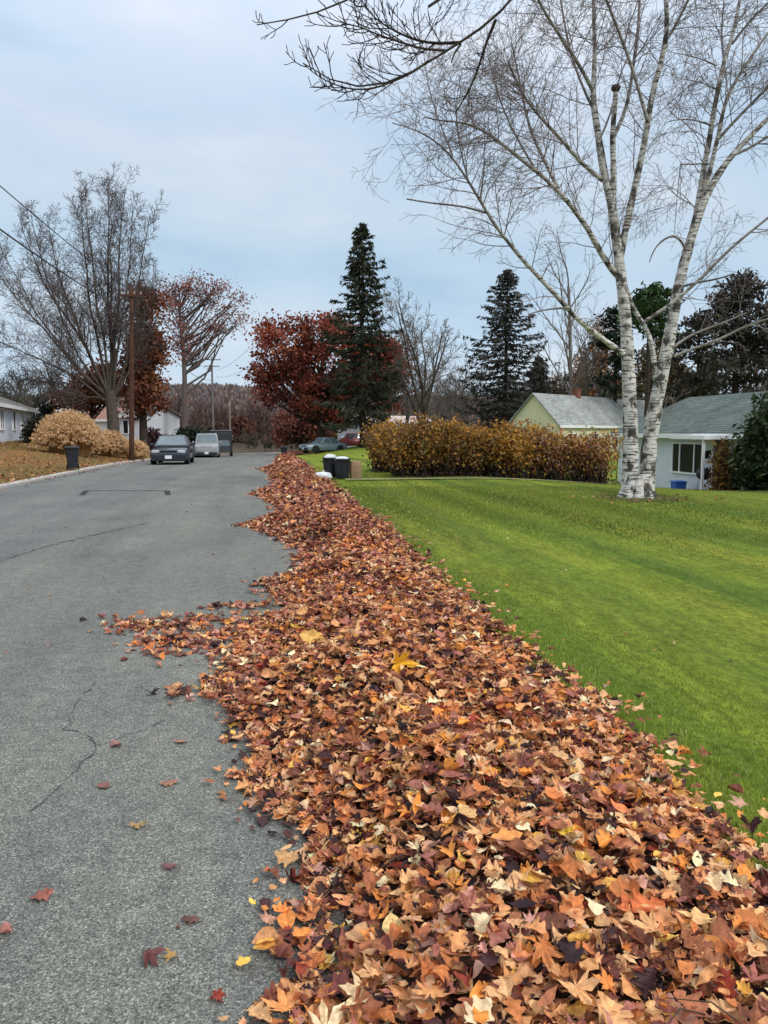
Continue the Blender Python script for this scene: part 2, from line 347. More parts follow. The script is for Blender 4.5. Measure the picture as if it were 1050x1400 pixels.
g = G(); yk = np.arange(-5, 120, 1.)
rings = []
for y in yk:
    s = float(shift(y))+EL; z = float(zroad(y)); rings.append([(s, y, z-.05), (s, y, z+.07), (s-.03, y, z+.1), (s-.2, y, z+.1), (s-.23, y, z+.02), (s-.23, y, z-.05)])
tag(g.loft(rings).build('kerb', M['concrete']), None, None, None, 'structure')
# drive crossing in front of the hedge
sheet('driveway', np.linspace(2.3, 17, 26), np.linspace(23.9, 24.25, 3), lambda x, y: ground_z(x, y)+lawn_up(x, y)+.045+.0*x, M['gravel'])
# trench cut and cracks in the asphalt
def ground_px(px, py, z=0.):
    d = _f+(px-525)/F*_r+(700-py)/F*_u; t = (z-CAMH)/d[2]; return d[0]*t, d[1]*t
def crack(name, pts, wd, seed, even=False):
    r = np.random.default_rng(seed); g = G(); pts = np.array(pts); out = []
    for a, b in zip(pts[:-1], pts[1:]):
        n = max(2, int(np.linalg.norm(b-a)/.06))
        for t in np.linspace(0, 1, n, endpoint=False): out.append(a+(b-a)*t+r.normal(0, .004 if even else .016, 2))
    out = np.array(out+[pts[-1]]); d = np.gradient(out, axis=0); nrm = np.c_[-d[:, 1], d[:, 0]]; nrm /= np.linalg.norm(nrm, axis=1, keepdims=True)+1e-9
    wv = np.full((len(out), 1), wd) if even else (wd*np.clip(r.normal(.8, .7, len(out)), .03, 2.4))[:, None]
    A = out+nrm*wv; B = out-nrm*wv; k = len(out); zz = [float(zroad(y))+.004 for y in out[:, 1]]
    v = np.r_[np.c_[A, zz], np.c_[B, zz]]; i = np.arange(k-1)
    g.add(v, np.c_[i, i+1, k+i+1, k+i][:, ::-1]); return tag(g.build(name, M['sealant' if even else 'crack']), None, None, None, 'structure')
crack('road_crack', [ground_px(*p) for p in ((128, 935), (108, 958), (92, 990), (118, 1008), (133, 1025), (108, 1050), (75, 1080), (40, 1110))], .0042, 1)
crack('road_crack', [ground_px(*p) for p in ((133, 1018), (160, 1010), (190, 1000), (225, 985))], .0028, 2)
crack('road_crack', [ground_px(*p) for p in ((0, 768), (60, 748), (110, 736), (150, 727), (200, 715))], .02, 4)
crack('road_trench', [ground_px(*p) for p in ((112, 677), (118, 671), (228, 671), (230, 677))], .075, 3, True)
crack('road_crack', [ground_px(*p) for p in ((10, 692), (60, 692))], .03, 5)
# ------------------------------------------------------------------ leaves
def srgb(r, g, b): return tuple(((x/255)/12.92 if x/255 < .04045 else ((x/255+.055)/1.055)**2.4) for x in (r, g, b))
PAL = np.array([srgb(*c) for c in ((222, 172, 122), (212, 150, 98), (198, 122, 70), (166, 104, 72), (124, 72, 54), (108, 58, 52), (72, 46, 46), (48, 32, 36), (202, 150, 132), (168, 106, 92), (238, 210, 168), (230, 176, 78), (220, 142, 66), (156, 64, 48))])
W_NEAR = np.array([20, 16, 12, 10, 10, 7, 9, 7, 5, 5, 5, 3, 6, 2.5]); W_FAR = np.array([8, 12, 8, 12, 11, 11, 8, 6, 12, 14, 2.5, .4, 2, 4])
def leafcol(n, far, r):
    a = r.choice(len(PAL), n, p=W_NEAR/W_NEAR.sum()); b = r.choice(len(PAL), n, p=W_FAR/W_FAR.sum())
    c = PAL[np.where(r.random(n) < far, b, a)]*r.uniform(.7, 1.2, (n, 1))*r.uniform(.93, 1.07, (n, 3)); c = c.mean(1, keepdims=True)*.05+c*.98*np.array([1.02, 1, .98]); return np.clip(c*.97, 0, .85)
def oak_t(rows):
    rows = np.array(rows); k = len(rows); t = np.linspace(0, 1, k)
    tip = np.r_[0, np.where(rows[1:-1] > .19, .02, -.005), 0]
    v = []
    for i in range(k): v += [(-rows[i], t[i]-.5+tip[i], 0), (0, t[i]-.5, 0), (rows[i], t[i]-.5+tip[i], 0)]
    q = []
    for i in range(k-1): q += [(3*i, 3*i+1, 3*i+4, 3*i+3), (3*i+1, 3*i+2, 3*i+5, 3*i+4)]
    return np.array(v), np.array(q)
def lobed(k, nl, depth, wmax, ph=.35):
    t = np.linspace(0, 1, k); tl = np.clip((t-.14)/.86, 0, 1); env = np.sin(np.pi*tl**.85)**.75*wmax
    w = env*(1-depth+depth*np.abs(np.sin(np.pi*(nl*tl+ph)))); w[t < .14] = .012; w[-1] = 0; return w
OAK = oak_t(lobed(17, 3.2, .62, .36)); OAK2 = oak_t(lobed(15, 2.6, .4, .34)); LONG = oak_t(lobed(13, 4, .25, .19)); SIMPLE = oak_t([.01, .16, .25, .29, .24, .13, .0])
TINY = oak_t([.05, .33, .0])
def maple_t():
    o = []
    for a, L in ((-150, .24), (-95, .46), (-45, .60), (0, .72), (45, .60), (95, .46), (150, .24)):
        for da, k in ((-15, .66), (-7, .74), (0, 1.), (7, .74), (15, .66)):
            o.append((R(a+da*(1 if abs(a) < 120 else .8)), L*k))
        o.append((R(a+24), L*.40))
    v = [(0, -.1, 0)]+[(math.sin(a)*r, math.cos(a)*r-.1, 0) for a, r in o]; n = len(o)
    return np.array(v), np.array([(0, i+1, i+2) for i in range(n-1)])
MAPLE = maple_t()
def place(tmpl, p, size, r, tilt=24, wild=.15, col=None, curl=1., yawv=None):
    """many leaves: template bent, tipped and turned at random and set down at p"""
    tv, tf = tmpl; n = len(p)
    x = tv[:, 0][None]*r.uniform(.8, 1.25, (n, 1)); y = tv[:, 1][None]*np.ones((n, 1))
    z = (r.normal(.5, 1.1, (n, 1))*x*x*1.6+r.normal(.2, .8, (n, 1))*y*y*.9+r.normal(0, .6, (n, 1))*x*y+np.abs(x)*r.normal(.05, .3, (n, 1)))*curl
    z = z+r.normal(0, .035, (n, 1))*np.sin(y*r.uniform(8, 16, (n, 1))+r.uniform(0, 6.28, (n, 1)))*curl
    z = np.clip(z, -.3, .3)
    L = np.stack([x, y, z], -1)*size[:, None, None]
    yaw = r.uniform(0, 6.283, n) if yawv is None else yawv
    ti = np.abs(r.normal(0, R(tilt), n)); ti = np.where(r.random(n) < wild, r.uniform(R(35), R(85), n), ti); ax = r.uniform(0, 6.283, n)
    cy, sy = np.cos(yaw), np.sin(yaw)
    L = np.stack([L[..., 0]*cy[:, None]-L[..., 1]*sy[:, None], L[..., 0]*sy[:, None]+L[..., 1]*cy[:, None], L[..., 2]], -1)
    k = np.stack([np.cos(ax), np.sin(ax), 0*ax], -1)[:, None]; c, s = np.cos(ti)[:, None, None], np.sin(ti)[:, None, None]
    L = L*c+np.cross(np.broadcast_to(k, L.shape), L)*s+k*(L*k).sum(-1, keepdims=True)*(1-c)
    V = L+p[:, None]; nv = len(tv)
    Fc = (tf[None]+(np.arange(n)*nv)[:, None, None]).reshape(-1, tf.shape[1])
    cc = None
    if col is not None:
        rib = np.clip(1.13-.55*np.abs(tv[:, 0]), .8, 1.13)[None, :, None]*r.uniform(.9, 1.1, (n, nv, 1)); cc = np.clip((col[:, None]*rib).reshape(-1, 3), 0, .9)
    return V.reshape(-1, 3), Fc, cc
# outline of the pile: left edge from the picture, right edge along the lawn
LE = np.array([(-3, .15), (.5, .15), (1.6, .14), (2.1, .13), (2.55, .05), (3.0, .08), (3.65, .0), (4.1, -.08), (4.55, -.28), (4.9, -.34), (5.3, -.22), (5.8, -.18), (6.4, -.08), (6.9, .22), (7.4, .16), (8., .05), (8.6, .22), (9.3, .46), (10.2, .4), (11., .35), (11.8, .1), (13.2, -.42), (13.9, -.2), (15.3, .25), (17., .12), (19.6, -.34), (21, -.28), (23, .2), (25.8, .1), (29, .05), (33, -.35), (37, .2), (44, .35), (55, .5), (70, .5), (110, .6)])
def left_edge(y): return np.interp(y, LE[:, 0], LE[:, 1])+.07*noise2(y, 0*y, 4., 11)+.04*noise2(y, 0*y, 11., 12)+shift(y)
def right_edge(y): return 1.66+.05*noise2(y, 0*y, 2.2, 13)+.03*noise2(y, 0*y, 8, 14)-.18*ss(16, 30, y)+shift(y)
def pile_h(x, y):
    l, r = left_edge(y), right_edge(y); u = np.clip((x-l)/(r-l), 0, 1)
    pk = .23+.05*noise2(y, 0*y, .8, 21)+.10*np.exp(-((y-11)/1.6)**2)
    base = pk*ss(0, .42, u)*(1-.62*ss(.72, 1, u))
    return base+.035*noise2(x, y, 5., 22)*ss(0, .2, u)+.02*noise2(x, y, 13., 23)*ss(0, .2, u)
g = G()
yy = np.r_[np.arange(-1.5, 12, .12), np.arange(12, 40, .3), np.arange(40, 112, 1.)]
u = np.linspace(0, 1, 26); Yg, U = np.meshgrid(yy, u, indexing='ij'); X = left_edge(Yg)+U*(right_edge(Yg)-left_edge(Yg)); Z = zroad(Yg)+pile_h(X, Yg)-.015-.03*(U < .02)
k, n = X.shape; i, j = np.meshgrid(np.arange(k-1), np.arange(n-1), indexing='ij')
g.add(np.stack([X, Yg, Z], -1).reshape(-1, 3), np.stack([i*n+j, i*n+j+1, (i+1)*n+j+1, (i+1)*n+j], -1).reshape(-1, 4), 1, (.1, .05, .04), True)
def scatter(n, y0, y1, power=1.0, over=.06):
    y = y0+(y1-y0)*rng.random(n)**power; l, r = left_edge(y), right_edge(y)
    x = l-over+(r-l+2*over)*rng.random(n); x = np.where(rng.random(n) < .035, l-np.abs(rng.normal(0, .10, n)), x)
    x = np.where(rng.random(n) < .02, r+np.abs(rng.normal(0, .12, n)), x)
    on = x > r; z = zroad(y)+np.where(x < l, .006, pile_h(x, y))+np.where(on, .03, 0)
    return x, y, z, l, r
def layer(n, y0, y1, tmpls, s0, s1, lift, tilt, wild, power=1.):
    x, y, z, l, r = scatter(n, y0, y1, power); which = rng.integers(0, len(tmpls), n)
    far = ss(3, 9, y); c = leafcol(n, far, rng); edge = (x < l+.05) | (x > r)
    h = np.where(edge, .008, rng.random(n)**1.6*lift); size = s0+(s1-s0)*rng.random(n)**1.7
    p = np.stack([x, y, z+h+.006], -1)
    for k, t in enumerate(tmpls):
        s = which == k
        for e, tl, wd in ((edge, 7, .02), (~edge, tilt, wild)):
            q = s & e
            if q.any(): g.add(*place(t, p[q], size[q]*(.8 if t is MAPLE else 1), rng, tl, wd, c[q]), ) if False else add_l(g, place(t, p[q], size[q]*(.85 if t is MAPLE else 1), rng, tl, wd, c[q]))
def add_l(g, t): g.add(t[0], t[1], 0, t[2], False)
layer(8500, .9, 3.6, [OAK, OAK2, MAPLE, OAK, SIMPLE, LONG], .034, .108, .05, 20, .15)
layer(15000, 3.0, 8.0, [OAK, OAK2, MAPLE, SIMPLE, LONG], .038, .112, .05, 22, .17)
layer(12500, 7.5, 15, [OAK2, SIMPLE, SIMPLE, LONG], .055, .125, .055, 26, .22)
def top_leaves(n, y0, y1, s0, s1):
    y = rng.uniform(y0, y1, n); l, r = left_edge(y), right_edge(y); x = l+.08+(r-l-.14)*rng.random(n); z = zroad(y)+pile_h(x, y)+.062
    c = PAL[rng.choice([0, 0, 1, 1, 2, 2, 3, 10, 12, 0, 3, 9], n)]*rng.uniform(.8, 1.15, (n, 1)); sz = rng.uniform(s0, s1, n)
    for k, t in enumerate((OAK, MAPLE, OAK2, LONG)): q = np.arange(n) % 4 == k; add_l(g, place(t, np.stack([x, y, z], -1)[q], sz[q], rng, 13, .08, np.clip(c[q], 0, .85)))
top_leaves(420, .95, 4.5, .06, .112); top_leaves(420, 4.5, 9, .07, .13)
layer(11000, 14, 34, [SIMPLE, TINY], .10, .18, .06, 28, .25)
layer(9000, 32, 110, [TINY], .16, .28, .08, 30, .3)
# windblown fans on the asphalt
def fan(n, cx0, cy0, cx1, cy1, sx, sy, tm, s0=.07, s1=.13):
    t = rng.random(n)**.8; x = cx0+(cx1-cx0)*t+rng.normal(0, sx, n); y = cy0+(cy1-cy0)*t+rng.normal(0, sy, n)*(1.2-.5*t)
    p = np.stack([x, y, zroad(y)+.008+.03*rng.random(n)*(1-t)], -1); c = leafcol(n, .8, rng)
    h = n//2; add_l(g, place(tm, p[:h], rng.uniform(s0, s1, h), rng, 10, .08, c[:h])); add_l(g, place(MAPLE, p[h:], rng.uniform(s0, s1, n-h)*.8, rng, 10, .08, c[h:]))
fan(360, .25, 6.3, -1.25, 6.5, .14, .2, OAK, .05, .12); fan(290, .1, 5.7, -1.0, 5.95, .14, .22, OAK2, .05, .12); fan(70, .3, 6.9, -.55, 7.1, .12, .1, OAK); fan(50, -.1, 4.6, -.6, 4.75, .08, .08, OAK)
fan(60, .3, 8., -.1, 8.3, .1, .1, OAK2); fan(40, .2, 13.3, -.6, 13.3, .15, .15, SIMPLE); fan(40, .1, 19.8, -.6, 19.8, .15, .2, SIMPLE); fan(30, .1, 33, -.8, 33, .2, .3, SIMPLE)
for k in range(90):
    y = rng.uniform(1.2, 9); l, r_ = float(left_edge(y)), float(right_edge(y)); x = rng.uniform(l+.1, r_-.1); a = rng.uniform(0, 6.28); L = rng.uniform(.06, .2); z = float(zroad(y)+pile_h(np.array(x), np.array(y)))+.07
    g.tube([(x, y, z-.01), (x+math.cos(a)*L*.5, y+math.sin(a)*L*.5, z+rng.uniform(0, .03)), (x+math.cos(a+.2)*L, y+math.sin(a+.2)*L, z+rng.uniform(-.02, .02))], [.0028, .0022, .0014], 4, 0, (.10, .06, .04))
pile = g.build('leaf_pile', [M['leaf'], M['litter']]); tag(pile, 'long raked windrow of fallen brown and orange leaves along the lawn edge', 'leaf pile', None, 'stuff')
# crumbs of leaf on the road and lawn, and litter along the left kerb
xq_, yq_ = ground_px(871, 687, -.03)
g = G()
def crumbs(n, f, s0, s1, tm, dull=1.):
    x, y = f(n); z = np.where(x < EL+shift(y), ground_z(x, y)+.09, np.where(x > ER+shift(y), ground_z(x, y)+.1, zroad(y)+.006))
    add_l(g, place(tm, np.stack([x, y, z], -1), rng.uniform(s0, s1, n), rng, 9, .05, leafcol(n, 1, rng)*dull))
crumbs(170, lambda n: (rng.uniform(-4, .2, n), rng.uniform(2.2, 24, n)), .012, .05, SIMPLE, .7)
crumbs(500, lambda n: (EL+rng.normal(.05, .22, n), rng.uniform(8, 70, n)), .07, .15, SIMPLE)
crumbs(3800, lambda n: (EL-.2-9*rng.random(n)**1.3, 14+50*rng.random(n)), .07, .15, SIMPLE)
crumbs(150, lambda n: (xq_+rng.normal(.1, .75, n), yq_+rng.normal(-.1, .6, n)), .05, .11, OAK)
crumbs(90, lambda n: (ER+.1+rng.exponential(.6, n), rng.uniform(2.6, 20, n)), .03, .075, OAK)
tag(g.build('leaf_litter', M['leaf']), 'scraps of dead leaf scattered thinly over road and verges', 'leaf litter', None, 'stuff')
# single leaves one can point to: px, py, colour, kind, label
LV = [(190, 1130, (214, 176, 112), MAPLE, .075, 'pale tan maple leaf lying flat alone on the mid asphalt'),
      (205, 1313, (120, 44, 52), MAPLE, .08, 'dark crimson leaf on the asphalt beside a small yellow leaf'),
      (234, 1312, (222, 178, 92), MAPLE, .05, 'small yellow leaf on the asphalt beside a crimson one'),
      (55, 1229, (176, 92, 74), OAK, .085, 'rust red oak leaf lying slantwise on the left asphalt'),
      (143, 1077, (150, 96, 84), OAK2, .07, 'curled brown leaf standing on its edge beside the long road crack'),
      (232, 1072, (186, 128, 98), OAK, .09, 'pinkish brown oak leaf between the road crack and the pile'),
      (158, 1020, (176, 122, 112), OAK2, .09, 'dull pink leaf lying at the fork of the road crack'),
      (247, 1016, (196, 136, 112), OAK, .08, 'light brown leaf upright on asphalt near the pile edge'),
      (302, 1087, (200, 130, 74), SIMPLE, .05, 'tiny orange leaf fragment close beside the pile edge'),
      (262, 1260, (112, 62, 60), OAK, .07, 'small maroon leaf on the asphalt between crimson leaf and pile'),
      (8, 1275, (190, 116, 106), OAK2, .07, 'pink leaf half cut off by the picture edge on asphalt'),
      (232, 1186, (146, 84, 92), MAPLE, .06, 'small purplish leaf on asphalt below the pale tan maple leaf')]
for px, py, c, t, s, lab in LV:
    x, y = ground_px(px, py); gg = G(); v, f, cc = place(t, np.zeros((1, 3)), np.array([s*1.05]), rng, 5, 0, np.array([srgb(*c)])*.5+np.array([[.06, .042, .035]]), .9)
    v[:, 2] -= v[:, 2].min(); gg.add(v, f, 0, cc); o = gg.build('fallen_leaf', M['leaf'], None, (x, y, .004)); tag(o, lab, 'leaf', 'single leaves lying on the asphalt')
PV = [(495, 1362, (226, 196, 150), MAPLE, .10, 'cream maple leaf lying flat at the lower edge of the pile'),
      (388, 1380, (222, 152, 92), MAPLE, .09, 'orange tan maple leaf at the corner where pile meets asphalt'),
      (772, 1138, (226, 190, 60), MAPLE, .085, 'bright yellow maple leaf among brown leaves on the pile'),
      (547, 912, (228, 168, 44), MAPLE, .16, 'large golden leaf upright on the middle of the pile'),
      (695, 962, (224, 140, 54), MAPLE, .13, 'amber orange leaf lying on the pile toward the lawn'),
      (428, 874, (232, 182, 100), OAK2, .17, 'pale yellow leaf standing up near the fan of leaves'),
      (538, 1268, (232, 196, 132), SIMPLE, .12, 'long narrow cream curled leaf on the lower pile'),
      (880, 1240, (206, 112, 66), OAK, .16, 'long rusty orange oak leaf lying across the lower right pile'),
      (958, 1255, (228, 184, 120), MAPLE, .09, 'light buff maple leaf on the pile by the rusty oak leaf'),
      (640, 1112, (214, 168, 112), OAK2, .11, 'tan oak leaf on the pile left of the bright yellow leaf'),
      (690, 1145, (222, 150, 84), OAK2, .11, 'apricot oak leaf on the pile just below the tan one'),
      (615, 1014, (226, 156, 60), MAPLE, .09, 'yellow orange leaf on the pile between the golden and tan leaves')]
for px, py, c, t, s, lab in PV:
    z = .2
    for _ in range(6):
        x, y = ground_px(px, py, z); z = float(pile_h(np.array(x), np.array(y)))+.055
    gg = G(); up = 'upright' in lab or 'standing' in lab; v, f, cc = place(t, np.zeros((1, 3)), np.array([s*1.15]), rng, 6, 0, np.array([srgb(*c)])*.97, .6)
    if up: v = np.c_[v[:, 0], -v[:, 2]+v[:, 1]*.45, v[:, 1]*.85]
    gg.add(v, f, 0, cc); o = gg.build('fallen_leaf', M['leaf'], None, (x, y, z+(.02 if up else 0))); tag(o, lab, 'leaf', 'standout leaves on the pile')

# ------------------------------------------------------------------ grass
def blades(n, xf, yf, hf, wd, colf, zup, name, label):
    x = xf; y = yf; n = len(x); h = hf; a = rng.uniform(0, 6.283, n); lean = rng.normal(0, .5, (n, 2))*h[:, None]; z = ground_z(x, y)+zup
    dx, dy = np.cos(a)*wd, np.sin(a)*wd
    V = np.empty((n, 5, 3)); V[:, 0] = np.stack([x-dx, y-dy, z-.01], -1); V[:, 1] = np.stack([x+dx, y+dy, z-.01], -1)
    V[:, 2] = np.stack([x+dx*.7+lean[:, 0]*.4, y+dy*.7+lean[:, 1]*.4, z+h*.6], -1); V[:, 3] = np.stack([x-dx*.7+lean[:, 0]*.4, y-dy*.7+lean[:, 1]*.4, z+h*.6], -1)
    V[:, 4] = np.stack([x+lean[:, 0], y+lean[:, 1], z+h*.92], -1)
    b = (np.arange(n)*5)[:, None]; gg = G(); gg.add(V.reshape(-1, 3), [b+np.array([[0, 1, 2, 3]]), b+np.array([[3, 2, 4]])], 0, np.repeat(colf, 5, 0))
    return tag(gg.build(name, M['grass']), label, 'grass', None, 'stuff')
def lawn_pts(n, y0, y1, pw):
    y = y0+(y1-y0)*rng.random(n)**pw; x = ER+.02+(.86*y+1.6-ER)*rng.random(n)**1.15; return x, y
xa, ya = lawn_pts(105000, .6, 8, .8); xb, yb = lawn_pts(110000, 8, 21, .8); xc, yc = lawn_pts(30000, 20, 34, .9); X = np.r_[xa, xb, xc]; Y = np.r_[ya, yb, yc]
keep = (X > right_edge(Y)-.12) & ~((Y > 23.7) & (Y < 24.4)); X, Y = X[keep], Y[keep]; n = len(X)
stripe = noise2(X*1.0, Y*.02, 2.6, 31)+.2*noise2(X, Y*.06, 7., 33); patch = noise2(X, Y, .9, 32)
base = np.array([.138, .205, .036])[None]*(1+(.5-.28*ss(8, 20, Y))[:, None]*stripe[:, None]); yel = np.clip(.16+.16*patch+.5*stripe+.35*ss(9, 22, Y)+rng.normal(0, .3, n), 0, 1)[:, None]
c = base*(1-yel)+np.array([.27, .285, .038])*yel; straw = rng.random(n) < .07; c *= (1+.32*(1-ss(3, 12, Y)))[:, None]; c[straw] = np.array([.34, .33, .14]); c *= rng.uniform(.7, 1.35, (n, 1))  # near blades coloured lighter to offset the shade they throw on each other
trk = np.exp(-((X-2.95-.1*noise2(Y, 0*Y, .4, 8))/.13)**2); band = (.5+.5*np.sin((X-2.95)*4.6+.5*noise2(Y, 0*Y, .25, 9)))[:, None]; c = c*(.98+.5*(band-.5)*(1-.6*ss(8, 20, Y))[:, None]); c = c*(1-.4*trk[:, None])+np.array([.13, .12, .08])*.4*trk[:, None]
blades(n, X, Y, rng.uniform(.010, .026, n)*(1+1.0*ss(5, 18, Y))*(1-.45*trk), .0022+.0045*ss(4, 22, Y), np.clip(c, 0, .6), lawn_up(0, 0)-.005, 'lawn_grass', 'short bright green mown grass of the roadside lawn')
n = 26000; Y = 16+44*rng.random(n); X = EL+shift(Y)-.22-(rng.random(n)**1.2)*13
pt = noise2(X, Y*.5, .8, 41)+rng.normal(0, .4, n); c = np.where((pt > .15)[:, None], np.array([[.27, .15, .06]]), np.where((pt > -.4)[:, None], np.array([[.22, .155, .055]]), np.array([[.12, .115, .035]])))*rng.uniform(.65, 1.3, (n, 1))
blades(n, X, Y, rng.uniform(.03, .09, n), .010, c, .06, 'dry_grass', 'patchy yellow brown grass of the verge across the road')

# ------------------------------------------------------------------ trees
def unit(v): v = np.asarray(v, float); return v/(np.linalg.norm(v)+1e-9)
class Tree:
    def __init__(s, seed): s.r = random.Random(seed); s.np = np.random.default_rng(seed); s.br = {}; s.tips = []
    def grow(s, p, d, L, rad, lv, Q):
        r = s.r; n = Q['seg'][lv]; pts = [p]; rr = [rad]; wob = Q['wob'][lv]; tr = Q['trop'][lv]; dirs = []
        x, y, z = p; dx, dy, dz = d; step = L/n; end = Q['end'][lv]
        for i in range(n):
            dx += r.gauss(0, wob); dy += r.gauss(0, wob); dz += r.gauss(0, wob)+tr
            m = math.sqrt(dx*dx+dy*dy+dz*dz); dx /= m; dy /= m; dz /= m
            x += dx*step; y += dy*step; z += dz*step; pts.append((x, y, z)); rr.append(max(rad*(1-(1-end)*(i+1)/n), Q['rmin'])); dirs.append((dx, dy, dz))
        s.br.setdefault((lv, n), []).append((pts, rr))
        if lv < Q['max']:
            nc = Q['n'][lv]; nc = int(nc*r.uniform(.8, 1.2)+.5); az0 = r.uniform(0, 6.28)
            for c in range(nc):
                t = Q['t0'][lv]+(1-Q['t0'][lv])*((c+r.random())/nc); k = min(int(t*n), n-1); f = t*n-k
                q = tuple(pts[k][i]+(pts[k+1][i]-pts[k][i])*f for i in range(3)); dd = dirs[k]
                ang = R(r.gauss(Q['ang'][lv], Q['angv'][lv])); az = az0+c*2.4+r.uniform(-.4, .4)
                a = np.array(dd); ref = np.array([1., 0, 0]) if abs(dd[2]) > .9 else np.array([0, 0, 1.]); e1 = unit(np.cross(a, ref)); e2 = np.cross(a, e1)
                nd = a*math.cos(ang)+(e1*math.cos(az)+e2*math.sin(az))*math.sin(ang)
                ln = L*Q['lr'][lv]*(1-Q['lt'][lv]*t)*r.uniform(.7, 1.25); s.grow(q, tuple(nd), ln, max(rr[k]*Q['rr'][lv], Q['rmin']), lv+1, Q)
        if lv >= Q['max']-Q.get('tiplv', 0): s.tips.append((pts[-1], pts[len(pts)//2]))
    def trace(s, pts, r0, r1, lv=0):
        pts = [tuple(p) for p in pts]; n = len(pts); s.br.setdefault((lv, n-1), []).append((pts, list(np.linspace(r0, r1, n))))
    def mesh(s, lvs, sides, white=None):
        g = G()
        for (lv, n), L in s.br.items():
            if lv not in lvs: continue
            p = np.array([a for a, b in L]); q = np.array([b for a, b in L]); sd = sides if isinstance(sides, int) else sides[lv]
            v, f = tubes(p, q, sd)
            col = None
            if white is not None: rr = np.repeat(q.ravel(), sd); col = np.stack([ss(white[0], white[1], rr)]*3, -1)
            g.add(v, f, 0, col, True)
        return g
def leafquads(c, size, col, r, aspect=1.6, droop=0., n0=None):
    n = len(c); a = r.normal(0, 1, (n, 3)); a[:, 2] -= droop; a /= np.linalg.norm(a, axis=1, keepdims=True); b = np.cross(a, r.normal(0, 1, (n, 3))); b /= np.linalg.norm(b, axis=1, keepdims=True)
    s = size[:, None]; L = a*s*aspect/2; Wd = b*s/2
    V = np.stack([c-L, c+Wd*.9-L*.1, c+L, c-Wd*.9-L*.1], 1); return V.reshape(-1, 3), np.arange(4*n).reshape(-1, 4), np.repeat(col, 4, 0)
def pick(pal, n, r, sp=.25, w=None):
    pal = np.array(pal); return pal[r.choice(len(pal), n, p=w)]*r.uniform(1-sp, 1+sp, (n, 1))
QV = dict(seg=[5, 6, 5, 4, 3], wob=[.03, .09, .12, .15, .18], trop=[.0, .07, .05, .03, .0], end=[.75, .3, .3, .3, .4], n=[10, 8, 7, 6, 0], t0=[.35, .2, .2, .15, 0], ang=[30, 34, 38, 42, 45], angv=[9, 10, 12, 14, 15],
          lr=[1.9, .5, .5, .5, .5], lt=[.15, .45, .45, .4, .4], rr=[.55, .5, .5, .55, .6], max=4, rmin=.011)
def Qm(**k): q = dict(QV); q.update(k); return q
def tree_thing(name, label, cat, x, y, group=None, z=None):
    return thing(name, label, cat, (x, y, gz(x, y)+.03 if z is None else z), 0, group)
def bare(name, label, px, Y, H, trunk, rad, Q, seed, bark='bark', twig='twig', tilt=(0, 0), sides=(9, 6, 4, 3, 3), group='bare trees'):
    x = PX(px, Y); t = tree_thing(name, label, 'tree', x, Y, group); T = Tree(seed); T.grow((0, 0, -.3), unit((tilt[0], tilt[1], 1)), trunk, rad, 0, Q)
    zz = max(p[2] for L in T.br.values() for b in L for p in b[0]); k = H/zz
    for key, L in T.br.items(): T.br[key] = [([(a*k, b*k, c*k) for a, b, c in p], q) for p, q in L]
    T.tips = [tuple(tuple(v*k for v in p) for p in tp) for tp in T.tips]
    T.mesh({0, 1}, {0: sides[0], 1: sides[1]}).build('trunk', M[bark], t); T.mesh({2, 3, 4}, {i: s for i, s in enumerate(sides)}).build('crown', M[twig], t)
    return t, T
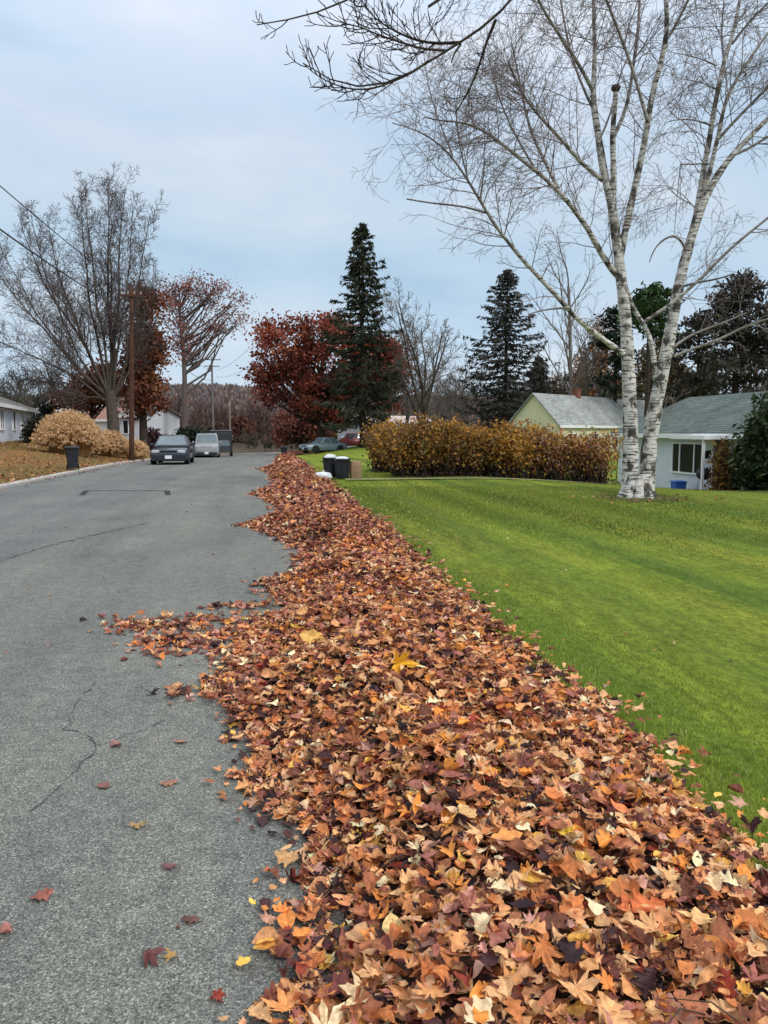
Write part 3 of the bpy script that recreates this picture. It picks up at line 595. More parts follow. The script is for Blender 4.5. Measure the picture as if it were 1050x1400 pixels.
# big vase shaped tree behind the plume grass, and its neighbours
def vase():
    px, Y = 154, 55; x = PX(px, Y); t = tree_thing('bare_tree', 'very large bare wide-spreading tree behind the plume grass clumps', 'tree', x, Y, 'bare trees'); o = np.array(t.location); T = Tree(5); r = T.r
    Q = dict(seg=[5, 5, 5, 4, 3], wob=[.1, .1, .09, .13, .16], trop=[0, 0, .05, .03, .02], end=[.3, .3, .35, .45, .6], n=[0, 0, 9, 5, 0], t0=[0, 0, .15, .15, 0], ang=[0, 0, 46, 46, 40], angv=[10, 10, 14, 14, 10], lr=[0, 0, .52, .6, .5], lt=[0, 0, .35, .3, .3], rr=[0, 0, .6, .65, .8], max=4, rmin=.0095)
    zs = np.linspace(-.4, 4.2, 7); T.trace([(.08*math.sin(z), .05*z*.3, z) for z in zs], .46, .34)
    for L, r0 in (([(150, 545), (122, 480), (98, 430), (82, 370), (66, 290)], .2), ([(151, 535), (129, 470), (113, 400), (105, 330), (100, 262)], .2), ([(154, 540), (148, 460), (140, 380), (140, 300), (138, 246)], .22), ([(158, 540), (163, 460), (166, 380), (169, 310), (173, 258)], .2),
                  ([(160, 545), (176, 480), (185, 420), (194, 350), (200, 296)], .17), ([(148, 548), (105, 502), (60, 455), (15, 400), (-18, 352)], .17), ([(146, 552), (90, 512), (40, 492), (-25, 468)], .15), ([(150, 542), (112, 465), (72, 410), (42, 350), (24, 290)], .18),
                  ([(156, 540), (155, 440), (154, 340), (153, 252)], .16), ([(162, 550), (184, 500), (199, 450), (208, 385)], .12), ([(149, 546), (85, 470), (45, 420), (2, 345)], .15), ([(158, 545), (170, 440), (181, 360), (187, 280)], .15), ([(146, 556), (110, 540), (70, 520), (30, 516)], .1), ([(152, 540), (135, 430), (122, 340), (118, 256)], .16), ([(149, 548), (100, 480), (62, 380), (45, 300)], .14)):
        dy = r.uniform(-3.2, 3.2); n = len(L); p = np.array([P(a, b, Y+dy*i/(n-1))-o for i, (a, b) in enumerate(L)]); p[0] = (0, .1, 3.2+.35*r.random()); sl = np.r_[0, np.cumsum(np.linalg.norm(np.diff(p, axis=0), axis=1))]; m = 12; tt = np.linspace(0, sl[-1], m); q = np.stack([np.interp(tt, sl, p[:, i]) for i in range(3)], -1)
        for _ in range(2): q[1:-1] = (q[:-2]+2*q[1:-1]+q[2:])/4
        q[2:] += np.cumsum(T.np.normal(0, .07, (m-2, 3)), 0); rad = np.linspace(r0*.62, .016, m); T.br.setdefault((1, m-1), []).append(([tuple(v) for v in q], list(rad)))
        for k in range(25):
            u = .2+.8*(k+r.random())/25; c = np.array([np.interp(u*sl[-1], tt, q[:, i]) for i in range(3)]); i = min(int(u*(m-1)), m-2); d = unit(q[i+1]-q[i]); sd = unit(np.cross(d, T.np.normal(0, 1, 3))); T.grow(tuple(c), tuple(unit(d*.8+sd*.6+np.array([0, 0, .15]))), r.uniform(1.5, 3.3)*(1.2-.72*u), max(.014, rad[i]*.38), 2, Q)
    T.mesh({0, 1}, {0: 10, 1: 6}).build('trunk', M['bark'], t); T.mesh({2, 3, 4}, {2: 4, 3: 3, 4: 3}).build('crown', M['twig'], t)
vase()
def foliage_tree(name, label, px, Y, H, trunk, rad, Q, seed, pal, nleaf, size, spread, bark='bark_dark', clump=None, group='autumn trees', tipkeep=1., zlo=0):
    t, T = bare(name, label, px, Y, H, trunk, rad, Q, seed, bark, bark, group=group)
    r = T.np; tips = np.array([p for tp in T.tips for p in tp]); tips = tips[r.random(len(tips)) < tipkeep]
    tips = tips[tips[:, 2] > zlo]
    # clumps: pull leaves toward a subset of tips so sky gaps stay open
    k = r.integers(0, len(tips), nleaf); w = .5+.5*noise2(tips[k][:, 0]+tips[k][:, 2]*.7, tips[k][:, 1]+tips[k][:, 2]*.5, 1.4, seed); ok = r.random(nleaf) < np.clip(w*1.5, .15, 1); k = k[ok]
    c = tips[k]+r.normal(0, spread, (len(k), 3))
    tone = (.75+.35*noise2(tips[k][:, 0]*1., tips[k][:, 2], 1.6, seed+1))[:, None]
    gq = G(); v, f, cc = leafquads(c, r.uniform(size*.6, size*1.3, len(k)), pick(pal, len(k), r)*np.clip(tone, .45, 1.2), r, 1.4); gq.add(v, f, 0, cc); gq.build('leaves', M['foliage'], t)
    return t
def crown_tree(name, label, px, Y, top, rad, ells, seed, pal, nleaf, size, cr, bark='bark_dark', twigs=7, group='autumn trees', flat=.75, fork=.45, base=None):
    """trunk, limbs reaching out to clumps spread through lobes of the crown, leaves in the clumps; lobes (px, py, rx, ry, n) as measured"""
    x = PX(px, Y); t = tree_thing(name, label, 'tree', x, Y, group); o = np.array(t.location); r = np.random.default_rng(seed); k = np.linalg.norm(P(px+1, 600, Y)-P(px, 600, Y)); H = P(px, top, Y)[2]-o[2]
    zs = np.linspace(-.3, H, 9); tw = r.uniform(0, 6, 2); tr = np.c_[.05*H*.3*np.sin(zs*.5+tw[0])*zs/H, .05*H*.3*np.sin(zs*.4+tw[1])*zs/H, zs]; g = G(); g.tube(tr, rad*np.clip(1-.82*zs/H, .1, 1.1), 9)
    C = []
    for (cx, cy, rx, ry, n) in ells:
        c0 = P(cx, cy, Y)-o
        for i in range(n):
            d = unit(r.normal(0, 1, 3))*r.uniform(.12, 1)**.42; C.append(c0+d*np.array([rx*k, rx*k*.9, ry*k]))
    C = np.array(C); pl, pr, sl, sr = [], [], [], []
    for c in C:
        h = np.hypot(c[0], c[1]); z0 = np.clip(c[2]-h*r.uniform(.7, 1.3)-.3, H*.22, H*.9); s = np.array([np.interp(z0, zs, tr[:, 0]), np.interp(z0, zs, tr[:, 1]), z0]); dd = c-s; m1 = s+dd*.35+np.array([0, 0, -.05*h])+r.normal(0, .06*h+.03, 3); m2 = s+dd*.7+r.normal(0, .05*h+.03, 3); Ld = np.linalg.norm(dd)
        pl.append([s, m1, m2, c]); q = min(rad*.34, .018+.014*Ld); pr.append([q, q*.7, q*.45, .012])
        for j in range(twigs):
            a = m2+(c-m2)*r.uniform(0, 1); d = unit(dd/Ld+r.normal(0, .65, 3)+np.array([0, 0, .25]))*cr*r.uniform(1.2, 2.4); sl.append([a, a+d*.5+r.normal(0, .08*cr, 3), a+d]); sr.append([.014, .011, .008])
    v, f = tubes(np.array(pl), np.array(pr), 5); g.add(v, f, 0, None, True)
    if sl: v, f = tubes(np.array(sl), np.array(sr), 3); g.add(v, f, 0, None, True)
    g.build('trunk', M[bark], t)
    w = r.uniform(.35, 1.3, len(C)); i = r.choice(len(C), nleaf, p=w/w.sum()); c = C[i]+r.normal(0, cr, (nleaf, 3))*np.array([1, 1, flat]); tone = r.uniform(.72, 1.22, len(C))[i][:, None]; hue = np.array(pal)[r.integers(0, len(pal), len(C))][i]
    col = (.55*hue+.45*pick(pal, nleaf, r, .1))*tone*r.uniform(.75, 1.25, (nleaf, 1)); v, f, cc = leafquads(c, r.uniform(size*.6, size*1.35, nleaf), col, r, 1.4); G().add(v, f, 0, cc).build('leaves', M['foliage'], t); return t
BR = [(.22, .075, .036), (.17, .058, .032), (.26, .105, .05), (.12, .046, .03)]
crown_tree('oak_tree', 'narrow oak holding rusty brown leaves between the pole and the navy car', 196, 58, 425, .34, [(200, 425, 20, 34, 16), (203, 485, 24, 42, 34), (198, 540, 26, 34, 30), (184, 500, 12, 40, 14)], 12, BR, 9500, .20, .42)
crown_tree('oak_tree', 'low brown-leaved tree in the shade of the huge bare tree', 126, 62, 500, .22, [(128, 530, 26, 26, 22), (108, 545, 20, 20, 14), (148, 520, 20, 30, 16), (88, 552, 14, 14, 8)], 13, [(.22, .085, .05), (.17, .068, .045), (.25, .12, .07)], 5200, .2, .42)
crown_tree('maple_tree', 'tall slim-trunked tree with sparse reddish leaves behind the navy car', 253, 70, 400, .34, [(252, 470, 17, 26, 14), (243, 430, 26, 26, 18), (262, 396, 24, 18, 16), (300, 408, 24, 22, 16), (326, 428, 14, 24, 12), (290, 455, 26, 14, 10), (230, 400, 12, 18, 8)], 21, [(.34, .125, .095), (.27, .10, .085), (.36, .19, .16), (.22, .105, .095)], 4600, .15, .5, 'bark_mid', 6)
RED = [(.30, .066, .04), (.23, .052, .036), (.36, .095, .05), (.19, .05, .04), (.34, .125, .065)]
crown_tree('oak_tree', 'broad round oak with dense dark red leaves beside the tall spruce', 440, 80, 450, .45, [(395, 478, 50, 44, 46), (440, 462, 45, 34, 30), (378, 520, 38, 32, 24), (500, 500, 46, 44, 36), (440, 540, 56, 44, 34), (534, 512, 25, 48, 34), (515, 480, 30, 26, 16)], 33, RED, 21000, .27, .62, twigs=4)
crown_tree('oak_tree', 'lower russet-leaved tree under the dark red oak by the road bend', 412, 96, 560, .2, [(412, 575, 32, 22, 26), (395, 592, 22, 14, 12), (436, 590, 20, 16, 12)], 34, [(.20, .065, .045), (.16, .07, .055), (.23, .09, .055)], 4600, .3, .6)
GRAYB = Qm(n=[6, 8, 7, 6, 0], ang=[24, 34, 38, 42, 45], lr=[1.5, .5, .5, .5, .5], t0=[.25, .25, .2, .1, 0], rmin=.015)
bare('bare_tree', 'pale grey bare tree standing between the two spruces', 578, 72, 15, 5.5, .30, GRAYB, 41, 'bark', 'twig_grey')
bare('bare_tree', 'faint small bare tree between spruce and grey bare tree', 556, 78, 11, 5, .2, GRAYB, 42, 'twig_grey', 'twig_grey')
bare('bare_tree', 'slender bare tree right of the shorter spruce', 622, 86, 11.5, 5, .2, GRAYB, 43, 'twig_grey', 'twig_grey')
bare('bare_tree', 'tall thin whitish bare tree behind the yellow house roof', 783, 66, 21, 13, .17, Qm(n=[16, 6, 5, 4, 0], ang=[26, 34, 36, 40, 40], lr=[.38, .55, .5, .5, .5], t0=[.25, .2, .2, .1, 0], max=3, rmin=.013), 44, 'twig_grey', 'twig_grey')
bare('bare_tree', 'thin bare sapling close to the tall whitish bare tree', 800, 70, 13, 9, .12, Qm(n=[14, 6, 5, 4, 0], ang=[26, 34, 36, 40, 40], lr=[.38, .55, .5, .5, .5], t0=[.3, .2, .2, .1, 0], max=3, rmin=.013), 46, 'twig_grey', 'twig_grey')
def spruce(label, px, Y, H, z0, Rb, rad, seed, pal, dens=1.):
    x = PX(px, Y); t = tree_thing('spruce_tree', label, 'tree', x, Y, 'tall spruces'); r = np.random.default_rng(seed); g = G(); zs = np.linspace(-.3, H, 14)
    g.tube(np.c_[.06*np.sin(zs), .05*np.cos(zs*.7), zs], np.clip(rad*(1-zs/H)**.8, .02, None), 9)
    C, Wd, An = [], [], []; bl = []; z = z0
    while z < H-.1:
        f = (H-z)/(H-z0); Lb = Rb*(f**.74)*(1-.22*ss(.75, 1., f))+.15; nb = int(7+4*f)
        a0 = r.uniform(0, 6.28)
        for k in range(nb):
            if r.random() < .15: continue
            a = a0+k*6.283/nb+r.normal(0, .2); L = Lb*r.uniform(.5, 1.22); s = np.linspace(0, 1, 6); droop = -.10-.42*f*r.uniform(.7, 1.2)
            zz = z+L*(droop*s+(.30*f+.05)*s**3+.22*(1-f)*s); p = np.stack([np.cos(a)*L*s, np.sin(a)*L*s, zz], -1); bl.append(p)
            m = int((20+48*f*L/3)*dens); u = r.random(m)**.7; c = np.stack([np.interp(u, s, p[:, i]) for i in range(3)], -1); side = r.normal(0, .34*L*.5*(1.05-u)+.05, m)
            c[:, 0] += -np.sin(a)*side; c[:, 1] += np.cos(a)*side; c[:, 2] -= np.abs(r.normal(0, .08+.09*f, m)); C.append(c); An.append(np.full(m, a))
        z += (.36+.42*f*r.uniform(.7, 1.25))*H/20
    v, q = tubes(np.array(bl), np.array([np.linspace(.05, .012, 6)]*len(bl)), 4); g.add(v, q, 0, None, True); g.build('trunk', M['bark_dark'], t)
    C = np.concatenate(C); A = np.concatenate(An); n = len(C); sz = r.uniform(.16, .36, n)
    d = np.stack([np.cos(A)*.8, np.sin(A)*.8, -.3-.4*r.random(n)], -1)+r.normal(0, .45, (n, 3)); d /= np.linalg.norm(d, axis=1, keepdims=True); b = np.cross(d, r.normal(0, 1, (n, 3))); b /= np.linalg.norm(b, axis=1, keepdims=True)
    Lv = d*(sz*1.7)[:, None]/1.6; Wv = b*(sz*.42)[:, None]/1.6; V = np.stack([C-Lv, C+Wv, C+Lv, C-Wv], 1).reshape(-1, 3)
    G().add(V, np.arange(4*n).reshape(-1, 4), 0, np.repeat(pick(pal, n, r, .35), 4, 0)).build('crown', M['needle'], t)
SP = [(.034, .044, .026), (.046, .054, .030), (.026, .034, .022), (.06, .056, .036)]
spruce('tallest dark spruce standing in front of the dark red oak', 496, 70, 19.9, 2.8, 5.0, .36, 51, SP, 1.15)
spruce('shorter dark spruce behind the middle of the hedge', 690, 76, 17.6, 1.0, 6.6, .3, 52, [(.045, .046, .038), (.056, .052, .042), (.034, .036, .032)], .9)
spruce('small dull spruce tucked against the shorter spruce', 735, 80, 9.5, .8, 2.4, .2, 54, [(.04, .042, .035), (.05, .046, .038)], .8)
def pine(label, px, Y, H, rad, seed, puffs, pal, spread=.55, dead=14, trunks=1):
    x = PX(px, Y); t = tree_thing('pine_tree', label, 'tree', x, Y, 'pines behind the houses'); r = np.random.default_rng(seed); g = G(); zs = np.linspace(-.3, H*.97, 9)
    g.tube(np.c_[.1*np.sin(zs*.4), .1*np.cos(zs*.3), zs], rad*(1-.75*zs/H), 8)
    C, S = [], []
    for (dx, dz, rd, n) in puffs:
        for k in range(n):
            u = unit(r.normal(0, 1, 3))*rd*r.uniform(.3, 1)**.5; c = np.array([dx, r.normal(0, .5), dz])+u*np.array([1, 1, .75]); m = 42
            C.append(c+r.normal(0, spread, (m, 3))*np.array([1, 1, .55])); S.append(np.full(m, r.uniform(.65, 1.2)))
            if r.random() < .3: g.tube([(0, 0, min(c[2]-.5, H*.93)), c*.6+np.array([0, 0, .4*c[2]-.3]), c], [.07, .04, .015], 4)
    for k in range(dead):
        z = r.uniform(.25, .8)*H; a = r.uniform(0, 6.28); L = r.uniform(1, 2.8); g.tube([(0, 0, z), (math.cos(a)*L*.5, math.sin(a)*L*.5, z+.05*L), (math.cos(a)*L, math.sin(a)*L, z-.1*L)], [.05, .03, .012], 4)
    g.build('trunk', M['bark_dark'], t); C = np.concatenate(C); S = np.concatenate(S); n = len(C)
    v, f, cc = leafquads(C, r.uniform(.14, .3, n), pick(pal, n, r, .3)*S[:, None], r, 2.2); G().add(v, f, 0, cc).build('crown', M['needle'], t)
PN = [(.05, .095, .028), (.065, .115, .034), (.036, .07, .026)]
PD = [(.066, .056, .046), (.08, .064, .052), (.048, .046, .036)]
def Zt(py, px, Y): return PZ(py, px, Y)
pine('round-topped green pine seen between the two birch trunks', 882, 62, 14.6, .28, 61, [(0, 12.6, 1.9, 46), (.6, 10.6, 1.4, 16), (-1.0, 11.6, 1.2, 10)], PN, .34)
pine('broad dark pine with rounded top right of the birch', 1000, 60, 15.2, .34, 62, [(0, 13.6, 1.9, 34), (-.6, 11.2, 2.4, 34), (.8, 9.3, 2.6, 26), (-1.2, 7.2, 2.4, 20), (.6, 5.2, 2.4, 16)], PD, .42, 24)
pine('dark ragged pine between the birch and the broad pine', 950, 66, 13.2, .26, 63, [(0, 11.4, 1.5, 16), (-.5, 9.2, 2.1, 20), (.6, 7.0, 2.3, 20), (-.6, 5.0, 2.4, 18)], PD, .42, 22)
pine('tall dark pine cut by the right picture edge', 1048, 58, 13.6, .3, 64, [(0, 11.5, 1.5, 16), (.2, 9.2, 1.9, 16), (-.2, 7.2, 1.6, 8)], PD, .4, 26)
pine('narrow blue-green pine behind the left birch trunk', 838, 68, 13.6, .24, 65, [(0, 11.9, 1.1, 12), (-.3, 10.0, 1.5, 14), (.3, 8.2, 1.5, 10), (0, 6.2, 1.5, 8)], [(.02, .034, .026), (.03, .042, .03)], .38)
OR = [(.30, .13, .055), (.23, .10, .055), (.34, .17, .075), (.19, .12, .06)]
crown_tree('oak_tree', 'orange-brown oak left of the birch above the yellow house roof', 826, 92, 470, .22, [(832, 462, 24, 24, 16), (812, 505, 26, 30, 20), (838, 510, 26, 34, 22), (800, 525, 18, 20, 10)], 71, OR, 5200, .24, .5)
crown_tree('oak_tree', 'dull olive and brown leafy tree above the green roof', 905, 74, 470, .2, [(905, 500, 28, 40, 26), (925, 525, 26, 24, 18), (885, 528, 24, 24, 14)], 72, [(.12, .105, .045), (.16, .10, .055), (.095, .08, .04)], 6500, .24, .5)
crown_tree('oak_tree', 'brownish thin-leaved tree beside the shorter spruce', 770, 94, 510, .2, [(770, 535, 22, 24, 16), (752, 548, 16, 16, 10)], 73, [(.17, .12, .085), (.19, .125, .07), (.15, .115, .09)], 2200, .22, .5)
# thin bare trunks in the grove at the right edge
for i, (px, Y, H, lab) in enumerate(((1022, 78, 15, 'thin bare trunk left of the grove gap'), (1036, 82, 16, 'thin bare trunk in the middle of the grove gap'), (1047, 76, 14.5, 'thin bare trunk at the right edge of the grove'))):
    bare('bare_tree', lab+' behind the green roof', px, Y, H, 9, .2, Qm(n=[9, 6, 5, 4, 0], ang=[36, 36, 36, 40, 40], lr=[.5, .5, .5, .5, .5], t0=[.45, .2, .2, .1, 0], max=3, rmin=.014), 80+i, 'bark', 'twig')
# dim woods low behind the houses: one mass each
def woods(name, label, px0, px1, Y0, Y1, h0, h1, n, cols, seed, r0=.03):
    r = np.random.default_rng(seed); g = G(); pts, rad, cc = [], [], []
    for i in range(n):
        Y = r.uniform(Y0, Y1); px = r.uniform(px0, px1); x = PX(px, Y); z = gz(x, Y); H = r.uniform(h0, h1); c = pick(cols, 1, r, .25)[0]; tw = r.normal(0, .3, 2)
        pts.append([(x, Y, z-.3), (x+tw[0]*.3, Y, z+H*.35), (x+tw[0], Y+tw[1], z+H*.7)]); rad.append([.022*H*.6, .015*H*.6, .006*H*.6]); cc.append(c)
        for k in range(17):
            b = np.array([x+tw[0]*.6, Y, z+H*r.uniform(.25, .65)]); d = unit((r.normal(0, .55), r.normal(0, .55), r.uniform(.5, 1.2))); L = H*r.uniform(.18, .36); m = b+d*L*.6+r.normal(0, .12, 3); e = b+d*L
            pts.append([b, m, e]); rad.append([r0*1.3, r0*.8, r0*.4]); cc.append(c)
            for j in range(3):
                d2 = unit(d+r.normal(0, .45, 3)); q = b+(e-b)*r.uniform(.35, 1); pts.append([q, q+d2*L*.3, q+d2*L*.55]); rad.append([r0*.7, r0*.5, r0*.3]); cc.append(c)
    v, f = tubes(np.array(pts), np.array(rad), 3); g.add(v, f, 0, np.repeat(np.array(cc), 9, 0)); return tag(g.build(name, M['foliage']), label, 'woods', None, 'stuff')
GW = [(.12, .10, .085), (.10, .085, .075), (.14, .115, .10)]
woods('woods', 'dim bare woods behind the left houses', -60, 120, 88, 130, 5, 9.5, 60, [(.075, .07, .055), (.09, .07, .06), (.07, .075, .05)], 1, .05)
woods('woods', 'grey bare woods behind the hedge', 500, 780, 105, 150, 7, 13, 70, GW, 2, .04)
woods('woods', 'brownish woods behind the yellow house and pines', 760, 1120, 90, 125, 7, 12.5, 90, [(.09, .08, .06), (.11, .085, .06), (.075, .075, .05)], 3, .06)
woods('woods', 'brown roadside woods where the road bends', 200, 430, 115, 200, 3.5, 8, 150, [(.12, .07, .06), (.10, .07, .06), (.14, .085, .07)], 4, .06)
woods('brush', 'low brown brush and saplings where the road disappears', 215, 440, 104, 135, .8, 2.6, 260, [(.085, .07, .055), (.10, .07, .055), (.07, .07, .05)], 6, .035)
# wooded hill: crowns as tufts over the slope
def hill_woods():
    r = np.random.default_rng(9); n = 5200; Y = r.uniform(230, 560, n); px = r.uniform(-250, 1300, n); x = (px-370)/1050*Y; z = ground_z(x, Y)
    C, cl = [], []; pal = [(.19, .145, .14), (.16, .13, .13), (.21, .15, .125), (.15, .13, .125), (.20, .125, .10)]
    base = pick(pal, n, r, .22)
    for k in range(15):
        C.append(np.stack([x+r.normal(0, 1.7, n), Y+r.normal(0, 1.7, n), z+r.uniform(.5, 7.5, n)], -1)); cl.append(base*r.uniform(.75, 1.25, (n, 1)))
    C = np.concatenate(C); cl = np.concatenate(cl); m = len(C); d = r.normal(0, .35, (m, 3)); d[:, 2] += 1; d /= np.linalg.norm(d, axis=1, keepdims=True); b = np.cross(d, r.normal(0, 1, (m, 3))); b /= np.linalg.norm(b, axis=1, keepdims=True)
    s = r.uniform(.8, 1.7, (m, 1)); V = np.stack([C-d*s, C+b*s*.38, C+d*s, C-b*s*.38], 1).reshape(-1, 3)
    tag(G().add(V, np.arange(4*m).reshape(-1, 4), 0, np.repeat(cl, 4, 0)).build('hill_woods', M['foliage']), 'mauve brown bare woods covering the distant hill', 'woods', None, 'stuff')
hill_woods()

# ------------------------------------------------------------------ birch (traced limbs with their own depths, then grown shoots)
YB = 18.2
xb, yb = ground_px(871, 687, -.03); bz = gz(xb, yb)+.05
bt = thing('birch_tree', 'large white-barked twin-trunk birch on the green lawn', 'tree', (xb, yb, bz))
T = Tree(101)
def limb(pts, y0, y1, r0, r1, lv=0, sprout=0, pend=1.):
    n = len(pts); out = [P(a, b, y0+(y1-y0)*(i/(n-1)))-np.array([xb, yb, bz]) for i, (a, b) in enumerate(pts)]
    # smooth by resampling
    out = np.array(out); s = np.r_[0, np.cumsum(np.linalg.norm(np.diff(out, axis=0), axis=1))]; m = max(n*2, 6); tt = np.linspace(0, s[-1], m)
    sm = np.stack([np.interp(tt, s, out[:, i]) for i in range(3)], -1)
    for _ in range(2): sm[1:-1] = (sm[:-2]+2*sm[1:-1]+sm[2:])/4
    rad = .78*np.linspace(r0, r1, m)*(1+.06*np.sin(np.arange(m)*2.1)); T.br.setdefault((lv, m-1), []).append(([tuple(p) for p in sm], list(rad)))
    for k in range(sprout):
        t = T.r.random()**.7; q = np.array([np.interp(t*s[-1], tt, sm[:, i]) for i in range(3)]); i = min(int(t*(m-1)), m-2); d = unit(sm[i+1]-sm[i])
        side = unit(np.cross(d, T.np.normal(0, 1, 3))); nd = unit(d*.55+side*.8+np.array([0, 0, .12])); T.grow(tuple(q), tuple(nd), T.r.uniform(.7, 1.9)*pend, min(rad[i]*.4, .013), 2, QB)
QB = dict(seg=[5, 5, 6, 4, 3], wob=[.1, .1, .11, .15, .15], trop=[0, 0, .01, -.05, -.08], end=[.3, .3, .4, .5, .6], n=[0, 0, 6, 4, 0], t0=[0, 0, .15, .15, 0], ang=[0, 0, 42, 45, 40], angv=[10, 10, 12, 14, 10], lr=[0, 0, .5, .55, .5], lt=[0, 0, .35, .3, .3], rr=[0, 0, .6, .7, .8], max=4, rmin=.0042)
cm = 1/100.
limb([(859, 690), (860, 668), (862, 640), (863, 600), (861, 560), (860, 520), (858, 480), (856, 440), (851, 400), (847, 360), (843, 330), (838, 290), (834, 262), (826, 243), (818, 183), (811, 148), (811, 118)], 18.1, 18.5, .265, .085)
limb([(811, 118), (814, 74), (812, 30), (811, -20), (806, -80)], 18.5, 18.9, .075, .04, 0, 16)
limb([(811, 125), (797, 97), (784, 77), (758, 38), (740, 9), (722, -30)], 18.5, 17.6, .06, .03, 0, 22)
limb([(811, 150), (790, 105), (776, 60), (770, 20), (760, -40)], 18.5, 19.6, .045, .022, 0, 18)
limb([(838, 300), (839, 262), (839, 230), (837, 183), (840, 150), (842, 122)], 18.4, 18.1, .10, .075)
limb([(838, 190), (845, 174), (858, 148), (864, 103), (873, 38), (875, -15)], 18.2, 18.6, .06, .035, 0, 12)
limb([(847, 355), (856, 310), (868, 255), (878, 210), (885, 175), (886, 160), (892, 125), (906, 78), (913, 50), (911, 0), (908, -40)], 18.4, 17.4, .115, .06, 0, 8)
limb([(886, 168), (876, 132), (862, 85), (845, 40), (826, -8)], 17.8, 17.2, .055, .035, 0, 12)
limb([(913, 52), (928, 28), (945, -10)], 17.5, 17.2, .045, .03, 0, 7)
limb([(820, 190), (835, 160), (848, 95), (868, 60)], 18.5, 19.2, .035, .018, 0, 10)
limb([(824, 247), (799, 227), (774, 199), (753, 175), (729, 151), (712, 125), (695, 85)], 18.5, 17.2, .07, .025, 0, 26)
limb([(845, 378), (825, 354), (808, 319), (787, 288), (763, 260), (739, 238), (712, 218), (685, 195), (657, 175), (630, 165), (600, 167), (580, 160)], 18.4, 16.8, .105, .018, 0, 36)
limb([(763, 258), (743, 216), (726, 185), (719, 154), (712, 120), (700, 60)], 17.8, 18.6, .06, .02, 0, 24)
limb([(735, 236), (700, 180), (680, 130), (668, 80)], 17.6, 18.9, .035, .014, 0, 18)
limb([(852, 484), (818, 459), (791, 439), (767, 411), (739, 381), (712, 353), (691, 326), (671, 302), (657, 274), (637, 243), (619, 213), (599, 195), (575, 178), (536, 168)], 18.2, 16.4, .095, .014, 0, 30)
limb([(664, 291), (633, 281), (595, 279), (556, 272)], 17.2, 16.6, .032, .018, 1)
limb([(657, 270), (661, 240), (662, 218)], 17., 17.1, .03, .012, 1, 6)
limb([(772, 421), (743, 423), (722, 430)], 17.8, 17.3, .035, .02, 1)
limb([(619, 213), (598, 160), (585, 120), (580, 80)], 16.9, 17.4, .022, .01, 1, 16)
limb([(640, 246), (625, 190), (622, 140), (632, 95)], 17., 17.8, .024, .01, 1, 18)
# right trunk
limb([(883, 690), (884, 665), (887, 610), (895, 560), (903, 520), (910, 487), (918, 447), (923, 417), (930, 377), (938, 350), (946, 322), (957, 285), (976, 246), (997, 215), (1023, 189), (1050, 162), (1085, 130)], 18.3, 17.9, .285, .05, 0, 8)
limb([(998, 214), (1023, 204), (1050, 187), (1080, 165)], 18., 17.6, .045, .03, 0, 6)
limb([(944, 328), (950, 305), (957, 270), (961, 236), (970, 192), (976, 148), (981, 127), (991, 77), (1000, 56), (1006, 30), (1014, -15)], 18.1, 18.6, .11, .045, 0, 16)
limb([(957, 292), (973, 221), (985, 177), (988, 145), (1000, 118), (1018, 92), (1035, 65), (1054, 40)], 18.1, 17.5, .085, .035, 0, 16)
limb([(978, 195), (991, 180), (1015, 154), (1052, 117), (1080, 90)], 18., 17.3, .05, .03, 0, 12)
limb([(1001, 60), (1023, 30), (1052, 2)], 18.5, 18.2, .04, .025, 0, 12)
limb([(990, 85), (985, 50), (990, 0)], 18.5, 19.2, .035, .02, 0, 12)
limb([(938, 345), (932, 328), (922, 320), (905, 328), (893, 342), (888, 358)], 18., 17.6, .05, .018, 0)
limb([(971, 171), (955, 165), (932, 162), (915, 166)], 18.3, 17.8, .028, .012, 1, 8)
limb([(972, 224), (950, 224), (931, 225)], 18.2, 18., .024, .018, 1, 5)
limb([(931, 222), (926, 260), (922, 320)], 18., 18.0, .014, .008, 1, 8)
limb([(985, 125), (960, 112), (935, 108)], 18.4, 18.8, .022, .01, 1, 10)
limb([(980, 90), (955, 78), (920, 72)], 18.6, 19., .022, .01, 1, 10)
# stem that leaves the right trunk, crosses to the left one, and its long side limb
limb([(900, 540), (895, 513), (894, 483), (886, 453), (879, 441), (868, 428), (860, 408), (850, 372)], 18.2, 18.3, .095, .06)
limb([(879, 441), (905, 425), (937, 400), (970, 370), (992, 345), (1022, 320), (1055, 294), (1085, 270)], 18.0, 16.9, .06, .032, 0, 5)
limb([(922, 487), (953, 475), (987, 464), (1014, 447), (1052, 436), (1080, 425)], 18.2, 17.2, .055, .03, 0, 3)
limb([(917, 478), (937, 461), (964, 450), (995, 439), (1020, 428)], 18.2, 18.9, .045, .02, 0, 3)
limb([(932, 392), (953, 386), (981, 382), (1004, 374)], 18.1, 17.4, .04, .02, 0, 1)
# root flare
for a in range(9):
    an = a*.698+.2; c, s = math.cos(an), math.sin(an); T.br.setdefault((0, 4), []).append(([(c*.16, s*.14, .55), (c*.24, s*.2, .25), (c*.34, s*.3, .06), (c*.44, s*.38, -.06), (c*.5, s*.44, -.15)], [.13, .13, .12, .09, .05]))
T.mesh({0, 1}, {0: 10, 1: 6}, (.016, .065)).build('trunk', M['birch'], bt); T.mesh({2, 3, 4}, {2: 4, 3: 3, 4: 3}).build('crown', M['twig_birch'], bt)
g = G(); aa = np.linspace(0, 2*np.pi, 40, endpoint=False); rr_ = 1+.14*np.sin(aa*3+1)+.1*np.sin(aa*5)+.06*np.sin(aa*11); rings = []
for k in (.06, .4, .75, 1.): X = xb+.1+np.cos(aa)*rr_*.95*k; Y = yb+np.sin(aa)*rr_*.8*k; rings.append(np.stack([X, Y, ground_z(X, Y)+.07+.06*(1-k)+.008], -1))
